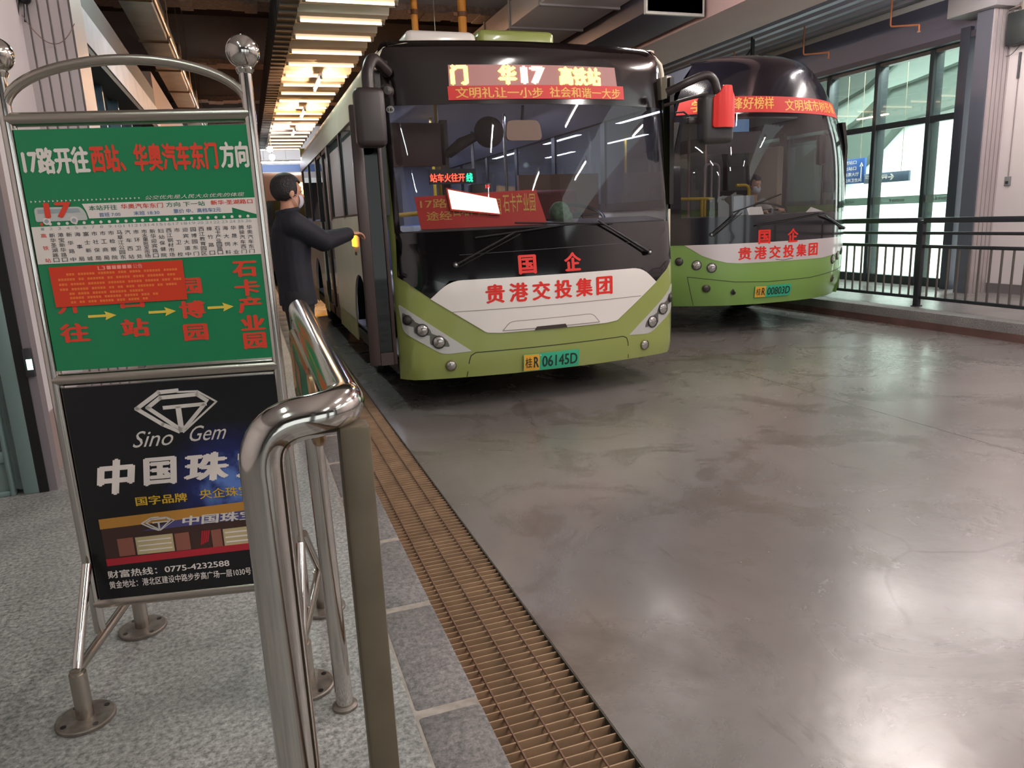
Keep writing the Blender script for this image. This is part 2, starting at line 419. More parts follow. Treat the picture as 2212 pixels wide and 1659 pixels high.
mb = MB(); mb.box((-0.93, 0.0, 0.25), (-0.135, 0.012, 2.15), 0); mb.box((-0.115, 0.0, 0.03), (-0.075, 0.012, 2.2), 0)
mb.build('door_panel', thin_glass('door_glass', (170, 190, 188), 0.05, 0.08, 0.45, (120, 140, 138)), d)
mb = MB(); mb.box((-0.93, 0.0, 0.03), (-0.135, 0.02, 0.19), 0); mb.build('kick_panel', mat('kick_panel', (112, 128, 126), 0.5), d)
# window wall on the left
wl = struct(empty('window_1', (-1.2, 6.4, 0.15)))
mb = MB()
for i in range(9):
    yy = i*0.95; mb.box((-0.05, yy, 0), (0.05, yy+0.06, 2.75), 0)
mb.box((-0.05, 0, 2.05), (0.05, 8, 2.11), 0); mb.box((-0.05, 0, 0), (0.05, 8, 0.2), 0)
mb.build('frame', mat('blue_frame', (74, 92, 104), 0.35, 0.3), wl)
mb = MB(); mb.box((-0.01, 0, 0.2), (0.0, 8, 2.75)); mb.build('pane', thin_glass('blue_glass', (150, 180, 196), 0.03, 0.10, 0.35, (90, 120, 134)), wl)
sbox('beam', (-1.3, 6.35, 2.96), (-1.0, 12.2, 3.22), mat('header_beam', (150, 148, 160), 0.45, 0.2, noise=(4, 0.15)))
sbox('beam', (-1.3, 6.35, 3.22), (-1.03, 12.2, 3.5), mat('header_shadow_plate', (40, 36, 42), 0.6))  # dark box paints the flange's shade above the beam
sbox('beam', (-1.3, 6.35, 2.9), (-1.01, 12.2, 2.96), mat('beam_underside', (54, 52, 50), 0.7))  # underside shade put into this slab's dark colour
sbox('wall_left', (-1.6, 14.4, 0.15), (-1.22, 40, 4.15), mat('wall_plaster_far', (150, 128, 118), 0.7))

# ---- right side: glass wall of the concourse
XG = 9.85
YM = [8.25, 8.855, 9.88, 10.95, 12.0, 13.05]
for i in range(5):
    o = struct(empty('window_%d' % (i+2), (XG, YM[i], 0.2))); wd = YM[i+1]-YM[i]
    mb = MB()
    mb.box((-0.05, wd-0.035, 0), (0.16, wd+0.035, 3.47), 0, 0.004)
    if i == 0: mb.box((-0.2, -0.12, 0), (0.16, 0.03, 3.6), 1, 0.004)
    mb.box((-0.03, 0, 0), (0.08, wd, 0.13), 0); mb.box((-0.04, 0, 2.43), (0.07, wd, 2.52), 0); mb.box((-0.03, 0, 3.4), (0.1, wd, 3.5), 0)
    mb.build('frame', [frame_m, mat('corner_post', (66, 68, 80), 0.4, 0.3)], o)
    mb = MB(); mb.box((0.0, 0.03, 0.13), (0.012, wd-0.035, 2.43), 0); mb.build('lower_pane', glassm, o)
    mb = MB(); mb.box((0.0, 0.03, 2.52), (0.012, wd-0.035, 3.4), 0); mb.build('upper_pane', glassm, o)
    mb = MB(); mb.box((-0.004, 0.03, 1.26), (-0.001, wd-0.035, 1.38), 0)
    for q in range(6): mb.box((-0.007, wd*0.35+q*0.05, 1.30), (-0.005, wd*0.35+q*0.05+0.035, 1.335), 1)
    mb.build('frosted_band', [frost, mat('band_mark', (120, 138, 134), 0.6)], o)
sbox('wall_right', (9.9, 13.08, 0.2), (10.1, 40, 4.3), pink_wall)
mb = MB(); mb.box((9.72, 7.75, 3.72), (10.0, 40, 4.26), 0); mb.box((9.66, 7.75, 3.66), (10.0, 40, 3.74), 1); struct(mb.build('beam', [header_m, mat('header_edge', (58, 54, 66), 0.5)]))
ribbed('pillar_right', 9.42, 9.80, 7.6, 0.2, 3.88, 5, 0.03, 0.24)
sbox('trim_2', (9.395, 7.62, 0.2), (9.42, 7.83, 3.88), mat('pillar_side', (88, 90, 102), 0.45, 0.2))  # thin slab, the pillar's shaded left face put in as darker colour
mb = MB(); mb.box((9.28, 7.48, 3.88), (9.95, 8.2, 4.26), 0, 0.01); struct(mb.build('trim_1', mat('pillar_capital', (128, 124, 126), 0.5)))
sbox('wall_right', (9.75, -9, 0.2), (9.9, 7.6, 4.3), pink_wall)
sbox('baseboard_right', (9.73, -9, 0.2), (9.75, 7.6, 0.33), mat('base_right', (112, 106, 110), 0.4))
# the concourse beyond
sbox('floor', (9.95, 4, 0.0), (16, 24, 0.2), mat('concourse_floor', (196, 200, 196), 0.12))
sbox('wall_back', (14.6, 4, 0.2), (14.8, 24, 7.0), white_wall)
sbox('wall_far', (9.95, 23.8, 0.2), (14.8, 24, 7), white_wall); sbox('wall_near', (9.95, 4, 0.2), (14.8, 4.2, 7), white_wall)
sbox('ceiling', (9.9, 4, 6.8), (14.8, 24, 7.0), white_wall)
sbox('wall_upper', (9.86, 4, 4.26), (10.0, 24, 7.0), white_wall)
def slope(name, poly, x0, x1, m):
    mb = MB(); mb.prism(poly, lambda u, v, o: Vector((x0+o, u, v)), x1-x0); return struct(mb.build(name, m, smooth=False))
# wavy soffit of the upper level, stepping down towards the far end; underside shading put into the colours
slope('soffit', [(17.73, 1.16), (15.44, 2.01), (14.6, 2.53), (13.84, 3.14), (13.44, 3.32), (12.7, 3.38), (11.9, 3.48), (11.21, 3.79), (10.52, 3.9), (10.52, 5.39), (17.73, 5.39)], 14.30, 14.60, soffit_m)
slope('soffit', [(16.55, 2.76), (14.84, 3.44), (13.93, 4.01), (13.24, 4.07), (11.65, 4.3), (9.59, 4.7), (9.59, 6.18), (16.55, 6.18)], 14.10, 14.30, mat('soffit_pale', (116, 126, 120), 0.6))
slope('soffit', [(18.23, 3.44), (15.5, 3.81), (14.41, 4.1), (13.44, 4.63), (11.74, 5.72), (11.74, 6.63), (18.23, 6.63)], 13.90, 14.10, mat('soffit_grey', (66, 72, 68), 0.7))
# ---- added unseen behind the viewer: pillars, beam and wall to streak the steel's reflections
for i, x in enumerate((-2.6, 1.1, 4.3, 7.6)): sbox('pillar_back', (x, -6.3, 0.0), (x+0.55, -5.7, 5.6), mat('pillar_dark', (72, 70, 72), 0.6))
sbox('beam', (-4.5, -9.0, 3.3), (9.75, -8.7, 5.6), mat('edge_beam', (64, 60, 60), 0.8)); sbox('wall_back', (-4.5, -9.0, 0.0), (-1.6, -8.8, 3.3), mat('yard_wall', (90, 96, 96), 0.7))
# ---- ceiling
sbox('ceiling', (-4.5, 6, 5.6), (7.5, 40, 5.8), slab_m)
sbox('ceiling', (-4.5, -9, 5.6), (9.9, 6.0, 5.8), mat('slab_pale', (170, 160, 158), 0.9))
for yy in (12.2, 16.6, 21.0, 25.4):
    mb = MB(); mb.box((-4.48, yy, 4.78), (6.25, yy+0.5, 5.6), 0)
    ring = []
    for k in range(60):                                            # ragged lower edge of the sprayed coating
        a = -4.48+10.72*k/60; b_ = -4.48+10.72*(k+1)/60; hh = 0.05+0.05*random.random()
        mb.box((a, yy-0.02, 4.78-hh), (b_, yy+0.5, 4.81), 1)
    struct(mb.build('beam', [beam_m, spray_m]))
sbox('beam', (6.25, 3, 4.05), (7.35, 40, 5.6), mat('main_beam', (180, 148, 144), 0.75, noise=(1.2, 0.06)))  # pink tint of lens flare put into the base colour
mb = MB(); pts = []; x = 7.35                                      # corrugated steel deck, ribs running with the lane
while x < 9.85:
    pts += [(x, 4.42), (x+0.12, 4.42), (x+0.15, 4.36), (x+0.27, 4.36)]; x += 0.30
for i in range(len(pts)-1):
    (xa, za), (xb, zb) = pts[i], pts[i+1]; mb.add([(xa, 3, za), (xb, 3, zb), (xb, 40, zb), (xa, 40, za)], [(0, 1, 2, 3)])
mb.box((7.35, 3, 4.44), (9.9, 40, 4.6)); struct(mb.build('ceiling', deck_m, smooth=False))
sbox('wall_back', (-4.5, 39.8, 0.0), (10, 40, 5.8), mat('end_wall', (190, 188, 186), 0.7))
sbox('wall_left', (-4.7, -9, 0.0), (-4.5, 40, 5.8), pink_wall)
# ================================================================== CEILING FITTINGS
# bright corrugated metal trough over the lane behind the bus
t = tag(empty('metal_ceiling_trough', (1.52, 9.6, 4.2)), 'bright ribbed metal ceiling strip running above the lane behind the front bus', 'ceiling panel')
mb = MB(); n = 300; prof = []
for i in range(n+1):
    yy = 19.0*i/n; ph = (yy % 0.95)/0.95
    z = 0.0 if ph < 0.72 else 0.10
    prof.append((yy, z+0.018*math.sin(2*PI*yy/0.19)))
vs = []; fs = []
for yy, z in prof: vs += [(-0.59, yy, z), (0.59, yy, z)]
for i in range(n): fs.append((2*i, 2*i+1, 2*i+3, 2*i+2))
mb.add(vs, fs); mb.box((-0.6, 0, 0.13), (0.6, 19, 0.16)); mb.build('ribbed_sheet', alu, t, angle=60)
for i in range(20):
    yy = 0.3+0.95*i; m2 = MB(); m2.tube([(-0.54, yy, -0.03), (0.54, yy, -0.03)], 0.018, 0, 10)
    for s in (-1, 1): m2.box((s*0.56-0.02, yy-0.02, -0.05), (s*0.56+0.02, yy+0.02, 0.12), 1)
    m2.build('tube_lamp', [emission('trough_tube', (255, 218, 180), 3.0), chrome], t)  # reflecting cross tubes made to glow, brightening the sheet
mb = MB(); mb.box((-0.82, 0, 0.0), (-0.6, 19, 0.5), 0)
for i in range(60): mb.box((-0.83, i*0.31, -0.02), (-0.595, i*0.31+0.06, 0.52), 0)
mb.build('side_louver', mat('louver_dark', (58, 48, 44), 0.6), t)

def duct(loc, size, m, label, step=2.1, flange=None):
    t = tag(empty('air_duct', loc), label, 'duct'); sx, sy, sz = size
    mb = MB(); mb.box((0, 0, 0), (sx, sy, sz), 0, 0.01); mb.build('duct_body', m, t)
    k = 0
    while k*step < sy:
        mb = MB(); mb.box((-0.02, k*step, -0.025), (sx+0.02, k*step+0.05, sz+0.02), 0); k += 1
        mb.build('flange', flange or mat('duct_flange', (112, 84, 62), 0.7), t)
    return t
duct((-1.13, 6.1, 4.2), (0.36, 19, 0.4), duct_m, 'grey sheet-metal duct with rusty flanges above the left window wall')
duct((5.3, 9.3, 4.08), (0.86, 12, 0.42), duct_dark, 'dark square duct with a bright front edge beside the big pink beam', 3.0, silver)
duct((4.0, 8.6, 4.25), (1.15, 12, 0.34), mat('pale_duct', (158, 146, 146), 0.5, 0.2), 'pale wide duct above the roof of the front bus, near the yellow pipes', 1.2, mat('duct_seam', (128, 118, 120), 0.5))
mb = MB(); mb.tube([(-0.715, 6.2, 4.16), (-0.715, 30, 4.16)], 0.022, 0, 10)
for i in range(10): mb.tube([(-0.70, 7.5+i*2.2, 4.12), (-0.70, 7.5+i*2.2, 5.59)], 0.008, 0, 6)
tag(mb.build('conduit', mat('conduit_zinc', (180, 156, 136), 0.35, 0.7)), 'thin zinc conduit pipe running along the edge of the left grey duct', 'conduit')
for x_, r, lab in ((2.47, 0.045, 'left yellow vertical pipe dropping behind the front bus roof, the thinner one'), (3.143, 0.058, 'right yellow vertical pipe dropping behind the front bus roof, the thicker one')):
    t = tag(empty('gas_pipe', (x_, 10.6, 0)), lab, 'pipe', 'yellow vertical pipes behind the bus')
    mb = MB(); mb.tube(bend([(0.5, 0, 3.25), (0, 0, 3.25), (0, 0, 5.6)], 0.12), r, 0, 14); mb.build('pipe_body', orange_pipe, t)
    mb = MB(); mb.tube([(0, 0, 4.24), (0, 0, 4.30)], r*1.25, 0, 14); mb.box((-r*2.2, -0.02, 4.25), (-r, 0.02, 4.29), 0); mb.build('clamp', mat('clamp_brown', (110, 66, 36), 0.5), t)
for x_, lab in ((2.72, 'thin grey hanger wire between the two yellow pipes'), (4.35-0.55, 'thin grey hanger wire right of the thicker yellow pipe')):
    mb = MB(); mb.tube([(x_, 10.5, 3.3), (x_, 10.5, 5.6)], 0.006, 0, 6); tag(mb.build('hanger_wire', dullsteel), lab, 'wire', 'hanger wires above the front bus')
for (y0, zt, zb, yl, zl), lab in (((8.88, 4.4, 3.94, 8.40, 3.79), 'thin orange sprinkler pipe elbow nearest the right pillar'),
                                  ((10.66, 4.4, 3.93, 10.10, 3.79), 'thin orange sprinkler pipe elbow midway along the glass wall header'),
                                  ((12.54, 4.4, 3.98, 12.0, 3.86), 'thin orange sprinkler pipe elbow farthest along the deck, above the rear bus roof')):
    t = tag(empty('sprinkler_pipe', (9.0, y0, zt)), lab, 'pipe', 'sprinkler drops under the corrugated deck')
    mb = MB(); mb.tube(bend([(0, 0, 0), (0, 0, zb-zt), (0.02, yl-y0, zl-zt+0.06)], 0.04), 0.012, 0, 8); mb.build('pipe_body', sprink, t)
    mb = MB(); mb.tube([(0.02, yl-y0, zl-zt+0.06), (0.02, yl-y0, zl-zt-0.02)], 0.012, 0, 8); mb.lathe([(0.0, 0), (0.025, 0), (0.012, 0.02)], 0, 10, Matrix.Translation((0.02, yl-y0, zl-zt-0.03))); mb.build('sprinkler_head', sprink, t)
t = tag(empty('hanging_bracket', (8.7, 11.6, 4.42)), 'dark hooked bracket hanging under the corrugated deck above the rear bus', 'bracket')
mb = MB(); mb.box((-0.02, -0.02, -0.42), (0.03, 0.03, 0.0)); mb.build('drop_rod', darkgrey, t)
mb = MB(); mb.tube(bezier((0, 0, -0.2), (0, 0.4, -0.45), (0, 0.8, -0.42))+[Vector((0, 1.1, -0.38))], 0.022, 0, 8); mb.tube([(0, 0.72, -0.42), (0, 0.72, -0.7)], 0.012, 0, 8); mb.build('hook_arm', darkgrey, t)

# lamps of the hall: twin-end tube battens hung under the slab, in front of the picture plane and above the lanes, a few added for brightness
def batten(loc, rz, label, strength, col=(255, 246, 238), length=1.25, top=5.6):
    t = tag(empty('tube_light', loc, rz), label, 'ceiling light', 'tube lights over the bus lanes')
    mb = MB(); mb.box((-0.028, -length/2-0.03, 0.03), (0.028, length/2+0.03, 0.08), 0, 0.008); mb.build('housing', white_paint, t)
    mb = MB(); mb.tube([(0, -length/2, 0), (0, length/2, 0)], 0.016, 0, 10); mb.build('tube', emission('tube_%d_%d_%d' % (col[0], col[2], strength*10), col, strength), t)
    for s in (-1, 1):
        mb = MB(); mb.box((-0.022, s*length/2-0.015, -0.02), (0.022, s*length/2+0.015, 0.05), 0); mb.build('end_holder', grey_plastic, t)
        mb = MB(); mb.tube([(0, s*0.4, 0.09), (0, s*0.4, top-loc[2])], 0.006, 0, 6); mb.build('hanger_rod', grey_plastic, t)
    return t
WARM = (252, 243, 238); COOL = (232, 255, 246); AMBER = (255, 200, 150)
LAMPS = [(-0.9, -1.6, COOL, 0.40), (-0.9, 0.6, COOL, 0.24), (2.6, -3.0, WARM, 1.2), (2.6, 0.2, WARM, 0.9), (2.6, 3.4, WARM, 0.8),
         (4.9, -2.0, WARM, 1.2), (5.2, 1.6, WARM, 1.2), (7.0, -1.0, WARM, 1.0), (8.4, 2.2, WARM, 0.6), (5.6, 4.8, WARM, 1.0),
         (4.6, 7.9, WARM, 0.6), (7.9, 7.0, WARM, 0.5), (1.52, 14.6, AMBER, 1.3), (1.52, 18.4, AMBER, 1.3), (1.52, 22.0, WARM, 1.3), (0.15, 8.1, COOL, 0.9), (8.8, 6.2, WARM, 0.5)]  # lamps at the trough, platform edge and glass wall are added for brightness
LN = ['above the waiting platform, behind the sign', 'above the platform, over the route sign', 'over the front bus lane, far behind the viewer', 'over the front bus lane, beside the viewer',
      'over the front bus lane, just before the bus', 'over the second lane, behind the viewer', 'over the second lane, before the rear bus', 'over the kerb of the far platform, behind the viewer',
      'over the far platform near the white wall', 'over the second lane, closest to the rear bus', 'under the pale wide duct between the two buses', 'over the guard railing beside the rear bus', 'under the metal trough just past the tail of the front bus', 'under the metal trough, midway to the far bus', 'under the far end of the metal trough', 'above the platform edge, beyond the standing man', 'over the far platform before the glass wall']
for (x_, y_, c_, k_), ln in zip(LAMPS, LN):
    batten((x_, y_, 4.0 if y_ < 13 else 4.02), 0, 'white tube light ' + ln, TUBE*k_, c_, 1.25, 5.6 if y_ < 13 else 4.17)

# ================================================================== FITTINGS ON THE WALLS
t = tag(empty('cable_bundle', (-1.2, 5.86, 3.0)), 'dark cable bundle hanging beside the ribbed pink pillar', 'cable')
mb = MB(); mb.tube([(-0.02, 0, 0.3), (-0.015, 0, 0), (-0.035, 0, -0.1), (-0.045, 0, -0.2)], [0.012, 0.014, 0.016, 0.006], 0, 8); mb.tube([(0.02, 0, 0.3), (0.025, 0.0, -0.02), (0.01, 0, -0.14)], 0.008, 0, 6); mb.sphere((0.03, 0, 0.0), 0.035, 0); mb.build('drop', black, t)
mb = MB(); mb.tube(bezier((0.0, -0.01, -0.1), (0.15, -0.03, -0.42), (0.29, -0.01, -0.14), 14), 0.003, 0, 6); mb.build('loose_loop', mat('cable_grey', (120, 96, 92), 0.6), t)
t = tag(empty('exit_indicator', (-1.152, 4.425, 0.871)), 'small dark box with a lit green sign low on the left wall', 'sign')
mb = MB(); mb.box((-0.02, -0.02, -0.08), (0.02, 0.013, 0.07), 0, 0.004); mb.build('case', darkgrey, t)
mb = MB(); mb.box((-0.008, -0.024, -0.04), (0.018, -0.021, 0.015)); mb.build('lit_face', emission('exit_green', (170, 255, 224), 4.0), t)
t = tag(empty('loudspeaker', (9.68, 7.46, 3.61)), 'black box loudspeaker bracketed high on the right wall beside the pillar', 'speaker')
mb = MB(); mb.box((-0.1, -0.2, -0.2), (0.08, 0.1, 0.2), 0, 0.02); mb.build('cabinet', mat('speaker_black', (30, 36, 36), 0.5), t)
mb = MB(); mb.box((0.0, -0.02, 0.2), (0.06, 0.02, 0.32), 0); mb.tube([(0.05, 0, 0.3), (-0.15, 0.05, 0.22)], 0.015, 0, 8); mb.build('bracket', steel, t)
mb = MB(); mb.tube(bezier((0.0, -0.05, -0.2), (0.0, 0.15, -0.42), (0.02, 0.2, -0.2), 10), 0.004, 0, 6); mb.build('loose_cable', darkgrey, t)
t = tag(empty('wall_socket', (9.745, 7.44, 1.703)), 'grey socket box with a thin conduit rising up the right white wall', 'socket')
mb = MB(); mb.box((-0.02, -0.04, -0.06), (0.01, 0.04, 0.06), 0, 0.006); mb.box((-0.024, -0.018, -0.035), (-0.018, 0.018, 0.0), 1); mb.build('box_body', [grey_plastic, darkgrey], t)
mb = MB(); mb.tube([(-0.005, 0, 0.06), (-0.005, 0, 1.5)], 0.007, 0, 8); mb.build('conduit_drop', mat('conduit_grey', (140, 128, 128), 0.5), t)
mb = MB(); mb.tube([(-0.012, 0, 1.3), (-0.012, 0, 1.62)], 0.016, 0, 8); mb.build('sleeve', darkgrey, t)

# hanging signs in the concourse
def cm(x0): return lambda u, v, o=0.0: Vector((x0-o, -u, v))       # seen from the lane: u runs from far to near
blue = mat('sign_blue', (44, 78, 140), 0.4); slate = mat('sign_slate', (84, 94, 112), 0.4)
t = tag(empty('direction_sign', (11.5, 0, 0)), 'blue hanging station sign with four lines of white text behind the glass', 'sign')
F = cm(0); mb = MB(); mb.box((0, 11.76, 1.88), (0.05, 12.45, 2.36), 0, 0.004); 
for i, s in enumerate(('进站口', '出站口', '售票大厅', '公共卫生间')):
    z = 2.255-0.115*i; mb.text(s, -12.27, z, -12.27+0.075*len(s)+0.08, z+0.07, F, 0.003, 1, 0.012)
    mb.box((-0.003, 12.31, z), (0.0, 12.37, z+0.06), 1)
mb.box((-0.003, 11.825, 1.97), (0.0, 11.845, 2.24), 1); mb.prism([(-11.885, 2.2), (-11.835, 2.28), (-11.785, 2.2)], F, 0.003, 1)
mb.build('sign_board', [blue, white_txt], t)
mb = MB()
for yy in (11.9, 12.3): mb.tube([(0.025, yy, 2.36), (0.025, yy, 6.8)], 0.006, 0, 6)
mb.build('hanger', dullsteel, t)
t = tag(empty('direction_sign', (11.5, 0, 0)), 'slate grey hanging sign with a white bus pictogram and right arrow behind the glass', 'sign')
mb = MB(); mb.box((0, 10.7, 1.86), (0.05, 11.755, 2.045), 0, 0.004)
mb.text('公交', -11.72, 1.95, -11.58, 2.02, F, 0.003, 1, 0.01)
mb.box((-0.003, 11.19, 1.945), (0, 11.31, 2.0), 1); mb.box((-0.003, 11.28, 1.925), (0, 11.30, 1.945), 1); mb.box((-0.003, 11.2, 1.925), (0, 11.22, 1.945), 1)
for q in range(3): mb.box((-0.005, 11.2+q*0.036, 1.97), (-0.003, 11.225+q*0.036, 1.99), 0)
mb.box((-0.003, 11.04, 1.945), (0, 11.17, 1.963), 1); mb.prism([(-11.12, 2.01), (-11.08, 2.01), (-11.03, 1.954), (-11.08, 1.9), (-11.12, 1.9), (-11.07, 1.954)], F, 0.003, 1)
mb.build('sign_board', [slate, white_txt], t)
mb = MB()
for yy in (10.9, 11.5): mb.tube([(0.025, yy, 2.045), (0.025, yy, 6.8)], 0.006, 0, 6)
mb.build('hanger', dullsteel, t)

# ================================================================== RAILING ON THE FAR PLATFORM
rail_m = mat('rail_paint', (52, 54, 60), 0.35, 0.4); bal_m = mat('baluster_paint', (104, 98, 94), 0.35, 0.5)
posts = [-0.6, 1.95, 4.5, 7.05, 9.6, 12.15]
def railing(y0, y1, label):
    t = tag(empty('guard_railing', (7.861, y0, 0.2)), label, 'railing', 'guard railings along the far platform'); ln = y1-y0
    for nm, z, r in (('top_rail', 1.06, 0.032), ('upper_rail', 0.905, 0.018), ('middle_rail', 0.745, 0.02), ('bottom_rail', 0.115, 0.02)):
        mb = MB(); mb.box((-r, 0.036, z-r), (r, ln-0.036, z+r), 0, 0.006); mb.build(nm, rail_m, t)
    mb = MB(); mb.box((-0.03, -0.035, 0), (0.03, 0.035, 1.06), 0, 0.006); mb.box((-0.06, -0.034, 0), (0.06, 0.034, 0.012), 0); mb.build('post', rail_m, t)
    k = int(ln/0.128)
    for i in range(1, k):
        mb = MB(); mb.tube([(0, i*ln/k, 0.115), (0, i*ln/k, 0.745)], 0.0125, 0, 8); mb.build('baluster', bal_m, t)
    return t
for i, lab in enumerate(('dark railing panel nearest the viewer along the far platform', 'dark railing panel beside the viewer along the far platform', 'dark railing panel in front of the right white wall and ribbed pillar',
                         'dark railing panel in front of the glass wall, meeting the rear bus', 'dark railing panel mostly hidden behind the rear bus')):
    if i >= 1: railing(posts[i], posts[i+1], lab)
# ================================================================== ROUTE SIGN STAND
XL, YL, XR, YR = -0.563, 2.367, 0.044, 2.250
SA = math.atan2(YR-YL, XR-XL); SW = math.hypot(XR-XL, YR-YL)
zt = lambda v: (1.5+0.9*(v-1.5))-0.15                               # board height above the platform
sign = tag(empty('bus_route_sign', (XL, YL, 0.15), SA), 'steel-framed bus route sign stand with green timetable board above a black jewellery advert', 'sign stand')
SF = lambda u, v, o=0.0: Vector((u*0.9, -0.008-o, zt(v)))
H0 = 0.02
for s, x in ((0, 0.0), (1, SW)):
    mb = MB(); mb.tube([(x, 0, 0.16), (x, 0, zt(1.985))], 0.0165, 0, 18); p = mb.build('post', chrome, sign)
    mb = MB(); mb.sphere((x, 0, zt(2.02)), 0.044, 0, 28, 18); mb.lathe([(0.02, 0), (0.024, 0.01), (0.02, 0.02)], 0, 18, Matrix.Translation((x, 0, zt(2.02)-0.055))); mb.build('ball_finial', chrome, p)
mb = MB(); mb.tube([(SW/2-math.cos(a)*SW*0.497, 0, zt(1.872)+math.sin(a)*0.118) for a in (PI*i/24 for i in range(25))], 0.0135, 0, 14); mb.build('arch', steel, sign)
for nm, v in (('top_rail', 1.843), ('middle_rail', 1.06), ('bottom_rail', 0.285)):
    mb = MB(); mb.tube([(0, 0, zt(v)), (SW, 0, zt(v))], 0.0175, 0, 16); mb.build(nm, steel, sign)
for s, x in ((0, 0.012), (1, SW+0.012)):                            # sled foot: two stubs, a bar between them, a slanted brace
    ft = MB(); ft.tube([(x, -0.217, 0.155), (x, 0.285, 0.155)], 0.0145, 0, 12); bar = ft.build('foot_bar', steel, sign)
    for k, fy in ((-1, -0.205 if s == 0 else -0.185), (1, 0.28)):
        st_ = MB(); st_.tube([(x, fy, 0.01), (x, fy, 0.15)], 0.023, 0, 16); st_.tube([(x, fy, 0.15), (x, fy, 0.158)], 0.019, 0, 16); st_.build('foot_stub', steel, sign)
        pl = MB(); pl.lathe([(0.0, 0), (0.078, 0), (0.078, 0.008), (0.074, 0.011), (0.0, 0.011)], 0, 28, Matrix.Translation((x, fy, 0.001)))
        for q in range(4):
            a = PI/4+q*PI/2; pl.lathe([(0.0, 0), (0.008, 0), (0.008, 0.0015), (0, 0.0015)], 1, 10, Matrix.Translation((x+0.06*math.cos(a), fy+0.06*math.sin(a), 0.0115)))
        pl.build('base_plate', [rustplate, black], sign)
        br = MB(); br.tube([(x, fy, 0.155), (x, k*0.035, 0.40)], 0.0135, 0, 12); br.build('slanted_brace', chrome, sign)
# ---- green board
gb = mat('board_green', (22, 122, 78), 0.32); gw = mat('board_white', (222, 210, 204), 0.45); ink = mat('board_ink', (60, 58, 62), 0.6)
gdk = mat('board_dark_green', (40, 110, 84), 0.5); bl_ink = mat('board_blue', (70, 110, 160), 0.5); yel = mat('arrow_yellow', (226, 196, 72), 0.5)
orr = mat('board_red', (214, 62, 40), 0.45); pk = mat('pale_pink', (236, 150, 140), 0.5); num = mat('table_number', (150, 160, 164), 0.6)
GM = [gb, gw, red_txt, gdk, bl_ink, yel, ink, orr, num, silver]
mb = MB()
mb.box(tuple(SF(0.018, 1.09, 0.004)), tuple(SF(0.682, 1.812, -0.010)), 0)
o1 = 0.0052
mb.text('17路开往', 0.027, 1.684, 0.213, 1.762, SF, o1, 1, 0.05)
mb.text('西站、华奥汽车东门', 0.217, 1.684, 0.581, 1.765, SF, o1, 7, 0.05)
mb.text('方向', 0.588, 1.686, 0.672, 1.764, SF, o1, 1, 0.05)
mb.text('公交优先是人民大众优先的体现', 0.355, 1.601, 0.645, 1.613, SF, o1, 1, 0.0, 0.4)
for i in range(26): u = 0.03+i*0.0122; mb.prism([(u, 1.604), (u+0.005, 1.607), (u, 1.610)], lambda a, b, o=0: SF(a, b, 0.0045+o), 0.0008, 1)
def patch(mb_, poly, mi, lay=0.0045, th=0.0006): mb_.prism(poly, lambda a, b, o=0: SF(a, b, lay+o), th, mi)
patch(mb, [(0.172, 1.596), (0.676, 1.596), (0.676, 1.545), (0.604, 1.568), (0.604, 1.552), (0.186, 1.552), (0.182, 1.572)], 1)   # white strip with the direction cut-out
patch(mb, round_poly([(0.036, 1.548), (0.182, 1.548), (0.178, 1.572), (0.166, 1.588), (0.036, 1.590)], [0.006, 0.006, 0.01, 0.012, 0.012], 4), 9)   # little bus
patch(mb, [(0.045, 1.572), (0.165, 1.572), (0.160, 1.583), (0.045, 1.584)], 8, 0.0052)
for u in (0.066, 0.143): patch(mb, [(u+0.011*math.cos(a), 1.549+0.011*math.sin(a)) for a in (2*PI*i/14 for i in range(14))], 1, 0.0052); patch(mb, [(u+0.006*math.cos(a), 1.549+0.006*math.sin(a)) for a in (2*PI*i/10 for i in range(10))], 8, 0.0062)
mb.text('17', 0.064, 1.557, 0.142, 1.603, SF, 0.0066, 7, 0.045)
o2 = 0.0056
mb.text('本站开往', 0.190, 1.575, 0.270, 1.590, SF, o2, 3, 0.012); mb.text('华奥汽车东门', 0.281, 1.576, 0.403, 1.591, SF, o2, 7, 0.012)
mb.text('方向 下一站', 0.412, 1.577, 0.526, 1.591, SF, o2, 3, 0.012); mb.text('新华·圣湖路口', 0.543, 1.578, 0.668, 1.592, SF, o2, 7, 0.02)
mb.text('首班 7:00', 0.216, 1.5555, 0.277, 1.568, SF, o2, 4, 0.01); mb.text('末班 18:30', 0.315, 1.556, 0.390, 1.5685, SF, o2, 4, 0.01); mb.text('票价 中、高档车2元', 0.431, 1.557, 0.571, 1.570, SF, o2, 4, 0.01)
for i in range(26):
    u = 0.05+i*0.599/25; patch(mb, [(u+0.0045*math.cos(a), 1.5405+0.0045*math.sin(a)) for a in (2*PI*k/10 for k in range(10))], 7 if i == 0 else 1)
patch(mb, [(0.0195, 1.4225), (0.6805, 1.4225), (0.6805, 1.5335), (0.0195, 1.5335)], 1)
STOPS = ['高铁站', '新华圣湖路口', '港宝新华路口', '新华路中', '海事局', '富士新城', '市社保局', '市工商局', '市检察院', '马草江公园东', '汽车西站', '市环卫处', '市水果批发市场', '新华迎宾路口', '妇幼保健院', '西江钢材市场', '市卫校', '迎宾大道中',
         '园博园东门', '西江教育园区', '樟竹路口', '石卡产业园路口', '海大饲料', '华晟木业', '腾骏汽车西门', '华奥汽车东门']
